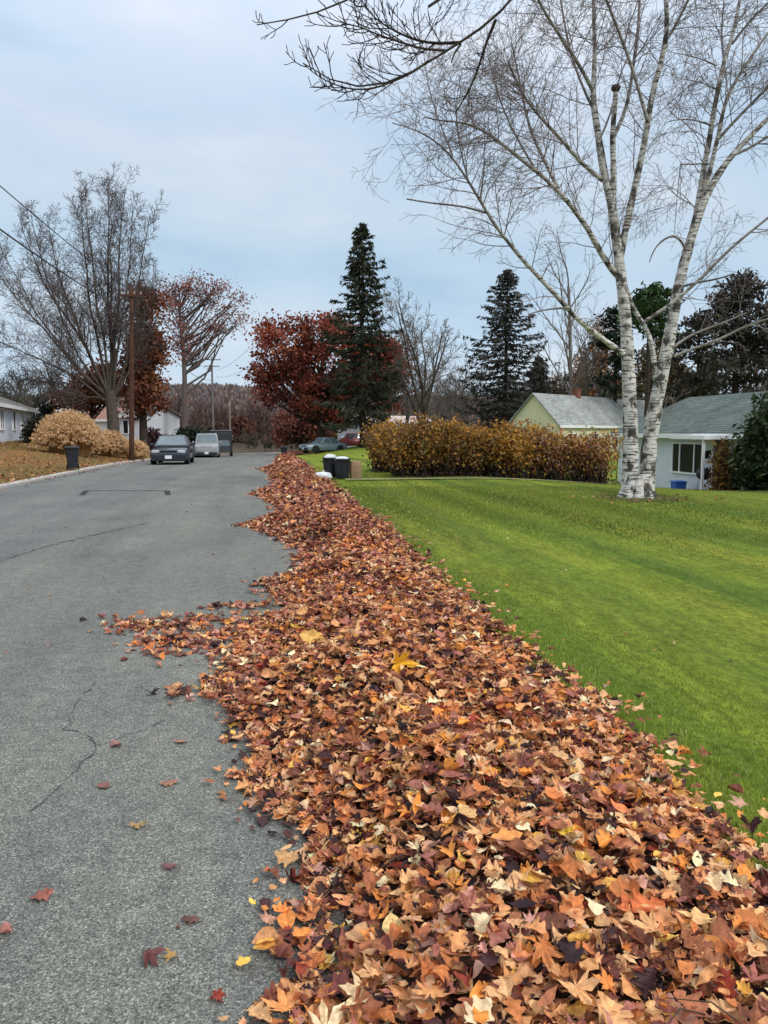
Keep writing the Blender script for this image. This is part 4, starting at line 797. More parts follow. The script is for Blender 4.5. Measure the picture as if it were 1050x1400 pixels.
tag(g.loft(rings, 0, True, False).build('bare_soil', M['soil']), None, None, None, 'structure')
n_ = 1500; aq = rng.uniform(0, 6.28, n_); rq = np.abs(rng.normal(.75, .22, n_)); X = xb+.1+np.cos(aq)*rq; Y = yb+np.sin(aq)*rq*.9
blades(n_, X, Y, rng.uniform(.05, .13, n_), .006, pick([(.13, .19, .03), (.20, .22, .05), (.26, .24, .10), (.10, .14, .03)], n_, rng, .25), .06, 'tall_grass', 'longer unmown grass round the birch foot')
# cut stub knob on the middle leader
q = P(842, 122, 18.1)-np.array([xb, yb, bz]); G().lathe([(.07, -.05), (.105, 0), (.115, .05), (.08, .09), (.0, .1)], 10, tuple(q)).build('cut_stub', M['bark'], bt)

# ------------------------------------------------------------------ nearer tree whose boughs hang over the road from the right
xo, yo = 8.6, 7.6; oz = gz(xo, yo)+.06
ot = thing('maple_tree', 'dark budded bough hanging into the top of the sky in front of the birch', 'tree', (xo, yo, oz)); T = Tree(202); og = np.array([xo, yo, oz])
QO = dict(seg=[5, 5, 4, 3, 3], wob=[.1, .1, .12, .15, .15], trop=[0, 0, .16, .2, .1], end=[.3, .3, .5, .6, .6], n=[0, 0, 4, 3, 0], t0=[0, 0, .25, .3, 0], ang=[0, 0, 45, 45, 40], angv=[10, 10, 14, 14, 10], lr=[0, 0, .5, .5, .5], lt=[0, 0, .3, .3, .3], rr=[0, 0, .75, .8, .8], max=3, rmin=.0042)
def bough(pts, y0, y1, r0, r1, sprout=0, pre=(), sl=.4):
    n = len(pts); out = [np.array(p)-og for p in pre]+[P(a, b, y0+(y1-y0)*(i/(n-1)))-og for i, (a, b) in enumerate(pts)]
    out = np.array(out); s = np.r_[0, np.cumsum(np.linalg.norm(np.diff(out, axis=0), axis=1))]; m = max(len(out)*2, 6); tt = np.linspace(0, s[-1], m); sm = np.stack([np.interp(tt, s, out[:, i]) for i in range(3)], -1)
    sm[1:-1] = (sm[:-2]+2*sm[1:-1]+sm[2:])/4; rad = np.linspace(r0, r1, m); T.br.setdefault((0, m-1), []).append(([tuple(p) for p in sm], list(rad)))
    for k in range(sprout):
        t = .15+.85*(k+T.r.random())/sprout; q = np.array([np.interp(t*s[-1], tt, sm[:, i]) for i in range(3)]); i = min(int(t*(m-1)), m-2); d = unit(sm[i+1]-sm[i]); side = unit(np.cross(d, T.np.normal(0, 1, 3)))
        T.grow(tuple(q), tuple(unit(d*.8+side*.7)), sl*T.r.uniform(.5, 1.2), .0065, 2, QO)
limb0 = [(8.62, 7.6, 4.6), (8.2, 7.62, 5.6), (7.0, 7.8, 7.2), (5.2, 8.0, 8.0), (3.6, 8.2, 7.6)]
bough([(8.6, 0)]*0+[(735, -50), (702, 0), (677, 25), (648, 47), (630, 58), (608, 71), (586, 83), (564, 100), (543, 109), (514, 121), (485, 123), (463, 118), (434, 105), (414, 86)], 8.2, 7.9, .075, .005, 0, limb0)
bough([(586, 83), (564, 100), (543, 109), (514, 121), (485, 123), (463, 118), (434, 105), (414, 86)], 8.05, 7.9, .012, .005, 17)
bough([(630, 58), (593, 60), (564, 54), (535, 40), (517, 29), (496, 7)], 8.1, 8.6, .018, .005, 16)
bough([(608, 69), (575, 67), (543, 56), (514, 47), (488, 34), (467, 33)], 8.1, 7.6, .014, .005, 16)
bough([(678, 27), (666, 54), (655, 90), (644, 119), (622, 156)], 8.15, 8.6, .016, .007, 6, sl=.3)
bough([(630, 60), (620, 75), (617, 86)], 8.1, 8.1, .012, .007)
bough([(560, -70), (520, -25), (478, 0), (449, 14), (412, 24), (394, 27), (373, 40), (351, 34)], 8.0, 7.6, .035, .005, 20, [(5.2, 8.0, 8.0), (3.4, 8.0, 8.2)])
bough([(650, -40), (608, 0), (586, 9)], 8.2, 8.0, .03, .014, 5, [(3.6, 8.2, 7.6)])
bough([(560, 90), (590, 40), (600, 25)], 8.4, 8.4, .006, .004, 4)
zs = np.linspace(-.4, 9.5, 10); T.trace([(.15*math.sin(z*.3)-.1*ss(3, 7, z), 0, z) for z in zs], .27, .08); T.mesh({0, 1}, {0: 8, 1: 6}).build('trunk', M['bark_dark'], ot); T.mesh({2, 3}, {2: 4, 3: 3}).build('crown', M['twig_dark'], ot)

# ------------------------------------------------------------------ hedges, shrubs, plume grass
def hedge(name, label, cat, x0, x1, y, dep, H, nst, nleaf, pal, w, seed, size=.11, dark=(.05, .032, .035)):
    r = np.random.default_rng(seed); xm = (x0+x1)/2; z0 = gz(xm, y)+.06; t = thing(name, label, cat, (xm, y, z0)); pts, rad = [], []
    for i in range(nst):
        x = r.uniform(x0, x1)-xm; yy = r.normal(0, dep*.3); zb = gz(x+xm, y)+.02-z0; h = H*r.uniform(.68, 1.08)*(1+.09*math.sin(x*1.9+seed)+.05*math.sin(x*4.7)); lx, ly = r.normal(0, .28, 2)
        pts.append([(x, yy, zb-.1), (x+lx*.35, yy+ly*.35, zb+h*.4), (x+lx*.8, yy+ly*.8, zb+h*.78), (x+lx*1.2, yy+ly*1.2, zb+h)]); rad.append([.016, .013, .009, .005])
    v, q = tubes(np.array(pts), np.array(rad), 4); g = G(); g.add(v, q, 0, None, True); g.build('stems', M['bark_dark'], t)
    p = np.array(pts); k = r.integers(0, nst, nleaf); f = r.random(nleaf)**.75*3; i = np.minimum(f.astype(int), 2); fr = (f-i)[:, None]; c = p[k, i]*(1-fr)+p[k, i+1]*fr+r.normal(0, .14, (nleaf, 3))
    rel = c[:, 2]/H; nz = noise2(c[:, 0]*1.0, c[:, 2]*1.4, 1.7, seed)+r.normal(0, .35, nleaf)
    cl = pick(pal, nleaf, r, .3, w); ix = (nz > .28); cl[ix] = pick(pal[:2], int(ix.sum()), r, .3)
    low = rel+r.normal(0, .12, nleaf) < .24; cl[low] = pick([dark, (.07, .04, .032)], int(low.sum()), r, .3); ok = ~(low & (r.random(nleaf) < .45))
    v, fc, cc = leafquads(c[ok], r.uniform(size*.6, size*1.3, int(ok.sum())), cl[ok], r, 1.7); G().add(v, fc, 0, cc).build('foliage', M['foliage'], t); return t
GOLD = [(.44, .21, .04), (.38, .20, .04), (.26, .14, .045), (.18, .10, .045), (.28, .12, .045), (.15, .085, .05), (.21, .18, .05)]
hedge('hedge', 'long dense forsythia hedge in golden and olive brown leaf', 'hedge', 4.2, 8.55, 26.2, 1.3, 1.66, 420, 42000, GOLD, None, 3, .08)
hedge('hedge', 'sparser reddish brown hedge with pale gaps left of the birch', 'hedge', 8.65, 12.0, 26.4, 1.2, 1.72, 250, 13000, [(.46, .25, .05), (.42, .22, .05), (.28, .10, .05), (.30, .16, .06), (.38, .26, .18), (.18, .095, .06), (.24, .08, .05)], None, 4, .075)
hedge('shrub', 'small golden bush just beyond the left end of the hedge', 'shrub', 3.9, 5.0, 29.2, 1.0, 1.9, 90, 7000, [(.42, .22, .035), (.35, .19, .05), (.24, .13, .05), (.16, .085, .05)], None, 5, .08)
def evergreen(label, x, y, Rx, H, n, seed, pal, size=.11, name='shrub'):
    r = np.random.default_rng(seed); t = thing(name, label, 'shrub', (x, y, gz(x, y)+.05)); g = G(); C = []
    for k in range(60):
        a = r.uniform(0, 6.283); e = r.uniform(.05, 1.); rr = Rx*math.sqrt(max(0, 1-(e*.96)**2.4))*r.uniform(.55, 1.05); tip = np.array([math.cos(a)*rr, math.sin(a)*rr, H*e*r.uniform(.85, 1.04)])
        g.tube([(r.normal(0, .1), r.normal(0, .1), -.1), tip*np.array([.45, .45, .6]), tip], [.03, .018, .008], 4); m = n//60; s = r.uniform(.55, 1., m)[:, None]; C.append(tip*s+np.clip(r.normal(0, 1, (m, 3)), -1.7, 1.7)*(.18+.08*Rx))
    g.build('stems', M['bark_dark'], t); C = np.concatenate(C); C[:, 2] = np.abs(C[:, 2]); v, f, c = leafquads(C, r.uniform(size*.7, size*1.4, len(C)), pick(pal, len(C), r, .35), r, 2.0, .4); G().add(v, f, 0, c).build('foliage', M['foliage'], t); return t
EV = [(.028, .055, .018), (.04, .07, .022), (.02, .038, .016), (.055, .075, .03), (.10, .11, .05)]
xs_, ys_ = PX(1058, 26), 26.0
evergreen('tall dark evergreen shrub at the right edge before the white house', xs_+.25, ys_, 1.4, 3.75, 15000, 11, EV, .12)
evergreen('low green evergreen shrub at the foot of the tall evergreen', PX(1022, 27), 27.2, .55, 1.3, 4200, 12, [(.05, .08, .03), (.03, .055, .02), (.14, .15, .08)], .09)
evergreen('golden brown upright shrub beside the white house door', PX(992, 27.4), 27.4, .36, 2.0, 2200, 13, [(.26, .15, .03), (.17, .09, .03), (.11, .055, .025)], .08)
evergreen('dark rounded evergreen bush behind the navy car', PX(262, 66), 66, 1.9, 2.0, 7000, 14, [(.014, .024, .012), (.022, .034, .016), (.012, .018, .012)], .2)
evergreen('dark conical bush against the left white house', PX(52, 50), 50, .75, 1.7, 3000, 15, [(.02, .026, .014), (.04, .034, .02)], .12)
evergreen('olive green bush under the bend of the road trees', PX(468, 98), 98, 2., 3.2, 3500, 16, [(.06, .075, .02), (.08, .085, .025)], .25)
evergreen('russet bush beside the far pale pole', PX(328, 120), 120, 2.4, 4.0, 4200, 17, [(.13, .05, .035), (.10, .04, .03), (.16, .07, .04)], .35)
evergreen('brown bush beyond the russet one at the road bend', PX(300, 112), 112, 2., 2.6, 2600, 18, [(.10, .06, .045), (.08, .05, .04)], .3)
evergreen('dark maroon bush between oak trunk and navy car', PX(210, 62), 62, .8, 1.9, 2200, 19, [(.05, .018, .02), (.07, .03, .03), (.11, .06, .06)], .16)
evergreen('dark shrub behind the plume grass by the left house', PX(66, 62), 62, 1.3, 3.1, 2600, 20, [(.018, .026, .018), (.03, .034, .022)], .18)
def plume(label, px, Y, Rx, H, n, seed):
    x = PX(px, Y); r = np.random.default_rng(seed); t = thing('plume_grass', label, 'ornamental grass', (x, Y, gz(x, Y)+.05), 0, 'plume grass clumps'); pts, rad = [], []
    for i in range(n):
        a = r.uniform(0, 6.283); e = r.random()**.62*1.12; b = math.sqrt(r.random())*.55*Rx*min(1, e+.25); L = H*r.uniform(.78, 1.04); s = np.linspace(0, 1, 6); out = b+(Rx*e-b)*s**1.4
        zt = L*math.sqrt(max(.05, 1-(e/1.16)**2.2)); z = zt*(s*1.18-.18*s**3)+.10*L*e*np.sin(np.pi*s); pts.append(np.stack([np.cos(a)*out, np.sin(a)*out, z-.05], -1)); rad.append(np.array([.007, .007, .006, .006, .005, .003])*1.3)
    pts = np.array(pts); pts += np.cumsum(r.normal(0, .02, pts.shape), axis=1); v, q = tubes(pts, np.array(rad), 3); c = pick([(.58, .31, .11), (.66, .40, .17), (.48, .24, .08), (.70, .47, .23)], n, r, .2); cc = np.repeat(c, 18, 0)
    G().add(v, q, 0, cc, True).build('blades', M['grass'], t)
    p = pts[r.random(n) < .55]; m = 12; u = r.uniform(.72, 1.04, (len(p), m)); i = np.minimum((u*5).astype(int), 4); f = (u*5-i)[..., None]; I = np.arange(len(p))[:, None]; c = (p[I, i]*(1-f)+p[I, i+1]*f).reshape(-1, 3)+r.normal(0, .035, (len(p)*m, 3))
    v, f, cc = leafquads(c, r.uniform(.025, .055, len(c)), pick([(.70, .46, .24), (.62, .37, .16), (.76, .58, .38)], len(c), r, .12), r, 3.4, -.8); G().add(v, f, 0, cc).build('plumes', M['grass'], t)
plume('large rounded clump of tan plume grass behind the lone black bin', 95, 42, 1.65, 2.25, 3400, 31)
plume('smaller clump of straw plume grass just left of the wooden pole', 148, 45.5, 1.15, 1.5, 1700, 32)
plume('low straw tuft of plume grass at the right of the wooden pole', 184, 47, .8, 1.15, 800, 33)

# ------------------------------------------------------------------ houses
def house(name, label, A, B, depth, z0, wallH, rise, wall, roof, wins=(), over=.35, side=1, gable_mat=None, chim=None, extra=None, roof_h=.12):
    """gable house: facade from A to B in plan (viewer side), body behind it; ridge along A-B.  wins: (u0,u1,z0,z1,panes)"""
    A = np.array(A, float); B = np.array(B, float); L = np.linalg.norm(B-A); a = math.atan2(B[1]-A[1], B[0]-A[0]); t = thing(name, label, 'house', (A[0], A[1], z0), a); D = depth*side
    g = G(); hb = -1.2
    pr = [(0, 0, hb), (0, 0, wallH), (0, D/2, wallH+rise), (0, D, wallH), (0, D, hb)]; pr2 = [(L, y, z) for x, y, z in pr]
    g.loft([pr, pr2]); g.build('wall', M[wall], t)
    sl = rise/(depth/2); g = G(); h = roof_h; o = over
    e = [(-o, -o*side, wallH-o*sl+.02), (-o, D/2, wallH+rise+.02), (-o, D+o*side, wallH-o*sl+.02), (-o, D+o*side, wallH-o*sl+.02+h), (-o, D/2, wallH+rise+.02+h), (-o, -o*side, wallH-o*sl+.02+h)]
    ro = g.loft([e, [(L+o, y, z) for x, y, z in e]]).build('roof', M[roof], t)
    if chim:
        u, vv, w, hh = chim; cz = wallH+rise; G().box((u, vv*side, cz+hh/2-.5), (w, w*.8, hh+1.)).box((u, vv*side, cz+hh+.04), (w+.12, w*.8+.12, .09)).build('chimney', M['brick'], ro)
    G().box((L/2, -(o+.025)*side, wallH-o*sl+.05), (L+2*o, .04, .2)).build('fascia', M['white_trim'], t)
    for (u0, u1, w0, w1, pn) in wins:
        f = G(); y = -.03*side; fw = .07; W = u1-u0
        for c, d in (((u0-fw/2, y, (w0+w1)/2), (fw, .08, w1-w0+2*fw)), ((u1+fw/2, y, (w0+w1)/2), (fw, .08, w1-w0+2*fw)), (((u0+u1)/2, y, w1+fw/2), (W, .08, fw)), (((u0+u1)/2, y*1.4, w0-fw/2), (W, .1, fw))): f.box(c, d)
        for k in range(1, pn): f.box((u0+W*k/pn if pn != 3 else u0+W*(.25 if k == 1 else .75), y, (w0+w1)/2), (.07, .07, w1-w0))
        fo = f.build('window', M['white_trim'], t); G().box(((u0+u1)/2, -.012*side, (w0+w1)/2), (W, .02, w1-w0)).build('pane', M['glass'], fo)
    return t
# white house right: facade parallel to the road (A far end -> B near end so that the body lies on the far side)
hw = house('white_house', 'white ranch house with green grey roof behind the birch', (18.3, 38.7), (18.3, 22.0), 8.2, -1.25, 2.8, 1.75, 'white_lap', 'green_roof',
           [(38.7-33.05, 38.7-30.65, 1.05, 2.3, 3), (.8, 1.55, 1.2, 2.2, 1), (13.2, 14.6, 1.2, 2.3, 2)], .45, 1)
def hp(y): return 38.7-(y-2.2)
G().box((hp(31.35), .02, 1.45), (1.0, .12, 2.1)).build('door', M['wood_door'], hw)
f = G()
for c, d in (((hp(31.95), -.05, 1.47), (.12, .14, 2.2)), ((hp(30.75), -.05, 1.47), (.12, .14, 2.2)), ((hp(31.35), -.05, 2.6), (1.32, .14, .1))): f.box(c, d)
f.build('door_frame', M['white_trim'], hw)
pg = G().box((hp(31.6), -.75, 2.62), (2.6, 1.5, .16)); pg.build('porch_roof', M['white_trim'], hw)
for yv in (30.5,):
    G().box((hp(yv), -1.38, 1.27), (.1, .1, 2.54), bev=.01).build('porch_post', M['white_trim'], hw)
G().box((hp(31.6), -.75, .32), (2.4, 1.5, .16)).box((hp(31.6), -1.65, .24), (1.6, .34, .12)).build('doorstep', M['concrete'], hw)
lm = G().box((hp(32.25), -.06, 2.0), (.09, .1, .14)).lathe([(.05, 0), (.085, .04), (.085, .22), (.11, .24), (.03, .33), (0, .36)], 8, (hp(32.25), -.17, 1.72)); lm.build('wall_lamp', M['black_plastic'], hw)
# side yard wing behind the birch
house('yellow_house', 'cream yellow cape house with steep grey roof behind the hedge', (22.4, 58.1), (38.0, 70.5), 4.6, -1., 3.2, 2.35, 'cream_lap', 'grey_roof', [(1.6, 2.8, 1.2, 2.4, 2), (5, 6.4, 1.2, 2.4, 2), (9, 10, 1.2, 2.4, 2)], .25, 1, None, (6.8, 2.3, .62, .65))
house('white_house', 'white bungalow with drab roof at the left picture edge', (PX(-40, 38.5), 38.5), (PX(50, 62), 62), 8, .8, 2.35, 1.55, 'white_lap', 'drab_roof', [(8.0, 9.2, .95, 2.05, 2), (12.6, 13.6, .95, 2.05, 1), (16.0, 17.2, .95, 2.05, 2), (20.6, 21.4, .1, 2.05, 1)], .4, 1)
house('grey_house', 'distant house with a large pale roof behind the left bungalow', (PX(34, 92), 92), (PX(92, 88), 88), 9, 1.7, 1.6, 2.2, 'white_paint', 'pale_roof', [(2, 3, .5, 1.3, 1)], .3, 1)
house('brown_house', 'house with faded red roof behind the big bare tree', (PX(96, 80), 80), (PX(160, 76), 76), 7, 1.2, 1.5, 1.1, 'white_paint', 'red_roof', [(1.2, 2.4, .5, 1.3, 2)], .3, 1)
house('small_house', 'white house wall glimpsed between the trunks left of the navy car', (PX(163, 70), 70), (PX(192, 69), 69), 6, .85, 2.1, .9, 'white_paint', 'drab_roof', [(.5, 1.0, .6, 1.7, 1)], .3, 1)
house('small_house', 'low house with pale pinkish roof left of the hedge top', (PX(505, 84), 84), (PX(600, 88), 88), 7, .2, 2.1, 1.0, 'white_paint', 'pink_roof', [(.8, 1.9, .6, 1.6, 2), (3.4, 4.8, .6, 1.6, 2)], .35, 1)

# ------------------------------------------------------------------ vehicles
def car(name, label, x, y, rz, L, Wd, H, paint_, kind='sedan', group='vehicles parked along the street'):
    t = thing(name, label, 'car' if kind != 'van' else 'van', (x, y, (float(zroad(y))+.002) if abs(x-shift(y)) < 7.6 and x < ER+shift(y) else gz(x, y)+.08), rz, group)
    hw = Wd/2; gr = .19; g = G()
    def sec(yv, zb, zt, w): return [(-w*.9, yv, zb), (w*.9, yv, zb), (w, yv, zb+.14), (w, yv, zb+.62*(zt-zb)), (w*.95, yv, zt-.05), (w*.82, yv, zt), (-w*.82, yv, zt), (-w*.95, yv, zt-.05), (-w, yv, zb+.62*(zt-zb)), (-w, yv, zb+.14)]
    belt = H*(.62 if kind == 'sedan' else .60); hood = belt*(.93 if kind == 'sedan' else .98)
    st = [(-L/2, gr+.14, hood*.72, hw*.80), (-L/2+.06, gr+.04, hood*.84, hw*.92), (-L/2+.3, gr, hood*.94, hw*.99), (-L*.2, gr, hood, hw), (-L*.16, gr, belt, hw), (L*.3, gr, belt, hw), (L/2-.25, gr, belt*1.0, hw*.98), (L/2-.05, gr+.06, belt*.96, hw*.92), (L/2, gr+.14, belt*.8, hw*.85)]
    g.loft([sec(*s) for s in st], 0, True); g.build('body', M[paint_], t)
    if kind == 'sedan': gs = [(-L*.20, belt-.03, belt, .86), (-L*.05, belt-.03, H-.02, .70), (L*.02, belt-.03, H, .70), (L*.18, belt-.03, H-.04, .69), (L*.36, belt-.03, belt+.02, .82)]
    else: gs = [(-L*.19, belt-.03, belt, .88), (-L*.11, belt-.03, H-.04, .80), (0, belt-.03, H, .80), (L*.38, belt-.03, H-.02, .80), (L*.47, belt-.03, belt+.05, .86)]
    def gsec(yv, zb, zt, k): w0 = hw*.93; w1 = w0+(hw*k-w0)*min(1, (zt-zb)/(H-belt+.03)); return [(-w0, yv, zb), (w0, yv, zb), (w1, yv, zt-.03*(zt > belt+.1)), (w1*.9, yv, zt), (-w1*.9, yv, zt), (-w1, yv, zt-.03*(zt > belt+.1))]
    G().loft([gsec(*s) for s in gs], 0, False).build('cabin', M[paint_], t)
    def pane(nm, q): 
        q = np.array(q, float); n = unit(np.cross(q[1]-q[0], q[3]-q[0])); G().add(np.r_[q+n*.012, q-n*.012], np.array([[0, 1, 2, 3], [7, 6, 5, 4], [0, 4, 5, 1], [1, 5, 6, 2], [2, 6, 7, 3], [3, 7, 4, 0]])).build(nm, M['car_glass'], t)
    y0, y1 = gs[0][0], gs[1][0]; wt = hw*gs[1][3]; f = lambda a: (y0+(y1-y0)*a, belt+(gs[1][2]-belt)*a)
    (ya, za), (yc, zc) = f(.1), f(.9); pane('windscreen', [(-hw*.83, ya-.015, za), (hw*.83, ya-.015, za), (wt*.92, yc-.015, zc), (-wt*.92, yc-.015, zc)])
    y0, y1 = gs[-1][0], gs[-2][0]; f = lambda a: (y0+(y1-y0)*a, gs[-1][2]+(gs[-2][2]-gs[-1][2])*a); (ya, za), (yc, zc) = f(.15), f(.88); pane('rear_window', [(hw*.76, ya+.015, za), (-hw*.76, ya+.015, za), (-wt*.9, yc+.015, zc), (wt*.9, yc+.015, zc)])
    for s in (-1, 1):
        zl, zh = belt+.04, H-.1; w_lo, w_hi = hw*.925, hw*(gs[2][3]+.03)
        fr = .0 if kind == 'sedan' else .0
        for u0, u1, v0, v1 in ((gs[0][0]+.32, L*.05, gs[1][0]+.06, L*.05), (L*.08, L*.27 if kind == 'sedan' else L*.36, L*.08, L*.17 if kind == 'sedan' else L*.34)):
            q = [(s*w_lo, u0, zl), (s*w_lo, u1, zl), (s*w_hi, v1, zh), (s*w_hi, v0, zh)]; pane('side_window', q if s > 0 else q[::-1])
        hl = G().box((s*hw*.68, -L/2+.09, hood*.80), (hw*.40, .16, .13), bev=.03); hl.build('headlight', M['lamp_glass'], t)
        G().box((s*hw*.8, L/2-.06, belt*.82), (hw*.28, .1, .16)).build('tail_light', M['red'], t)
        G().box((s*(hw+.09), gs[0][0]+.38, belt+.08), (.2, .1, .13), bev=.03).build('mirror', M[paint_], t)
        for yw in (-L*.31, L*.30):
            rw = .33 if kind == 'sedan' else .37
            wl = G().lathe([(rw*.62, -.11), (rw*.95, -.11), (rw, -.07), (rw, .07), (rw*.95, .11), (rw*.62, .11)], 20, (s*(hw-.1), yw, rw), 'x').build('wheel', M['rubber'], t)
            G().lathe([(.02, -.1), (rw*.62, -.1), (rw*.62, .10), (rw*.5, .115), (.05, .10)], 16, (s*(hw-.1), yw, rw), 'x').build('rim', M['rim'], wl)
            G().lathe([(rw+.015, -.02), (rw+.06, -.02), (rw+.06, .02), (rw+.015, .02)], 20, (s*(hw-.005), yw, rw), 'x').build('wheel_arch', M['black_plastic'], t)
    G().box((0, -L/2+.03, gr+.16), (hw*1.7, .12, .22), bev=.03).build('bumper', M['black_plastic'], t)
    gl = G()
    for k in range(4): gl.box((0, -L/2+.035, hood*.66+k*.05), (hw*.9, .06, .025))
    gl.build('grille', M['black_plastic'] if kind == 'sedan' else M['chrome'], t)
    G().box((0, -L/2-.035, gr+.21), (.32, .012, .16)).build('number_plate', M['plate'], t)
    if kind == 'suv': G().box((hw*.6, L*.15, H+.05), (.04, L*.4, .04)).box((-hw*.6, L*.15, H+.05), (.04, L*.4, .04)).box((0, L*.05, H+.05), (hw*1.2, .05, .04)).build('roof_rack', M['black_plastic'], t)
    return t
car('sedan_car', 'dark navy sedan facing the camera near the left kerb', PX(235, 40.5), 40.9, R(1), 4.5, 1.80, 1.46, 'navy')
car('sport_utility', 'silver boxy utility vehicle parked behind the navy sedan', PX(281, 63), 64.5, R(3), 4.7, 1.95, 1.95, 'silver', 'suv')
car('parked_car', 'pale teal car parked on grass beyond the black bins', PX(442, 71), 71, R(-62), 4.3, 1.75, 1.4, 'teal')
car('parked_car', 'red car parked beside the spruce trunk', PX(478, 76), 76, R(-80), 4.4, 1.75, 1.42, 'red')
# dark box truck tucked behind the silver vehicle
tx, ty = PX(302, 72), 73; tz = float(zroad(ty)); bt_ = thing('box_truck', 'dark box trailer truck just behind the silver utility vehicle', 'truck', (tx, ty, tz), R(3), 'vehicles parked along the street')
G().box((0, 0, 1.45), (1.9, 3.6, 1.75), bev=.06).build('body', M['charcoal'], bt_); G().box((0, 0, 2.36), (1.98, 3.7, .06)).build('roof', M['rim'], bt_); G().box((0, -2.4, .95), (1.8, 1.2, 1.1), bev=.15, taper=.9).build('cab', M['charcoal'], bt_)
G().box((0, -2.85, 1.2), (1.5, .3, .42), taper=.92).build('windscreen', M['car_glass'], bt_)
for s in (-1, 1):
    for yw in (-2.2, 1.0):
        wl = G().lathe([(.2, -.12), (.34, -.12), (.36, -.07), (.36, .07), (.34, .12), (.2, .12)], 18, (s*.85, yw, .36), 'x').build('wheel', M['rubber'], bt_); G().lathe([(.02, -.1), (.21, -.1), (.21, .1), (.02, .11)], 12, (s*.85, yw, .36), 'x').build('rim', M['rim'], wl)

# ------------------------------------------------------------------ bins, bags
def wheelie(label, x, y, rz, H, z, wd=.52):
    t = thing('wheeled_bin', label, 'bin', (x, y, z), rz, 'black rubbish bins')
    g = G(); rg = []
    for zz, w, d in ((.06, .38, .42), (.3, .42, .47), (.8*H, .50, .56), (.86*H, .53, .60), (.92*H, .54, .61)):
        k = .05; w *= wd/.54; d *= wd/.54; rg.append([(-w/2+k, -d/2, zz), (w/2-k, -d/2, zz), (w/2, -d/2+k, zz), (w/2, d/2-k, zz), (w/2-k, d/2, zz), (-w/2+k, d/2, zz), (-w/2, d/2-k, zz), (-w/2, -d/2+k, zz)])
    g.loft(rg).build('body', M['black_plastic'], t)
    k = wd/.54; G().box((0, -.01, .955*H), (.58*k, .66*k, .07*H), bev=.05).box((0, .31*k, .90*H), (.44*k, .08, .05)).build('lid', M['black_plastic'], t)
    G().tube([(-.2*k, .36*k, .86*H), (.2*k, .36*k, .86*H)], .018, 6).build('handle', M['black_plastic'], t)
    for s in (-1, 1): G().lathe([(.02, -.03), (.1, -.03), (.1, .03), (.02, .03)], 14, (s*.21*k, .2*k, .1), 'x').build('wheel', M['rubber'], t)
    return t
x, y = PX(98, 31.5), 31.5
wheelie('lone black wheeled bin on the left kerb before the plume grass', x, y, R(12), .92, float(zroad(y))+.0 if x > EL else gz(x, y)+.1)
def can(label, x, y, z, H, r, slack=0):
    t = thing('rubbish_can', label, 'bin', (x, y, z), 0, 'black rubbish bins'); pf = [(r*.80, 0)]
    for k in range(9): zz = .04+(H-.1)*k/8; pf += [(r*(.8+.2*zz/H)+(.0 if k % 2 else .008), zz)]
    pf += [(r*1.05, H-.05), (r*1.05, H), (r*.98, H), (r*.96, H-.1), (r*.7, .06)]
    G().lathe(pf, 22).build('body', M['black_plastic'], t)
    for s in (-1, 1): G().tube([(s*r*1.0, -.09, H-.14), (s*(r*1.0+.06), -.07, H-.13), (s*(r*1.0+.06), .07, H-.13), (s*r*1.0, .09, H-.14)], .014, 6).build('handle', M['black_plastic'], t)
    return t
def bag(name, label, x, y, z, sx, sy, sz, seed, mat='bag', knot=True):
    r = np.random.default_rng(seed); g = G(); a = np.linspace(0, 2*np.pi, 18, endpoint=False); rg = []
    for ph in np.linspace(.04, .93, 9):
        w = math.sin(math.pi*ph**.8)**.7; zz = sz*(1-math.cos(math.pi*ph))/2; q = 1+.14*np.sin(a*3+seed+ph*4)+.10*np.sin(a*5-ph*7)+.06*np.sin(a*9+ph*11)+r.normal(0, .03, 18); rg.append(np.stack([np.cos(a)*sx*w*q, np.sin(a)*sy*w*q, np.full(18, zz)], -1))
    if knot: rg.append(np.stack([np.cos(a)*.02, np.sin(a)*.02, np.full(18, sz*1.02)], -1)); rg.append(np.stack([np.cos(a)*.03+.03, np.sin(a)*.035+.01*np.sin(a*4), np.full(18, sz*1.02+.05)], -1))
    g.loft(rg, 0, True); o = g.build(name, M[mat], None, (x, y, z)); return tag(o, label, 'bag', None)
yb_ = 25.2; za = gz(2.2, yb_)+.09
xa_, xb_ = PX(453, yb_), PX(468, yb_-.3)
can('left black rubbish can with a white bag bulging out', xa_-.02, yb_+.25, za, .66, .25); can('right black rubbish can standing beside the brown paper sack', xb_, yb_-.25, za, .64, .26)
tag(bag('rubbish_bag', 'white rubbish bag stuffed in the top of the left can', xa_-.02, yb_+.25, za+.52, .21, .2, .25, 1, 'bag', False), None, 'bag'); bag('rubbish_bag', 'pale rubbish bag heaped in the top of the right can', xb_, yb_-.25, za+.52, .23, .21, .19, 2, 'bag', False)
bag('rubbish_bag', 'white rubbish bag lying on the grass left of the cans', PX(441, yb_-.4), yb_-.5, za-.02, .30, .24, .24, 3)
px_, py_ = PX(486, yb_), yb_; pb = G(); rg = []
for zz, w, d in ((0, .34, .26), (.2, .36, .28), (.42, .34, .24), (.52, .33, .16), (.56, .32, .10)): rg.append([(-w/2, -d/2, zz), (0, -d/2-.02, zz), (w/2, -d/2, zz), (w/2+.01, 0, zz), (w/2, d/2, zz), (0, d/2+.02, zz), (-w/2, d/2, zz), (-w/2-.01, 0, zz)])
tag(pb.loft(rg).build('paper_sack', M['paper'], None, (px_, py_, za-.01), R(8)), 'brown paper yard sack standing right of the black cans', 'sack')
yq = 56; wheelie('tiny far black bin at the end of the leaf windrow', PX(388, yq), yq, 0, .8, float(zroad(yq))+.06, .5)
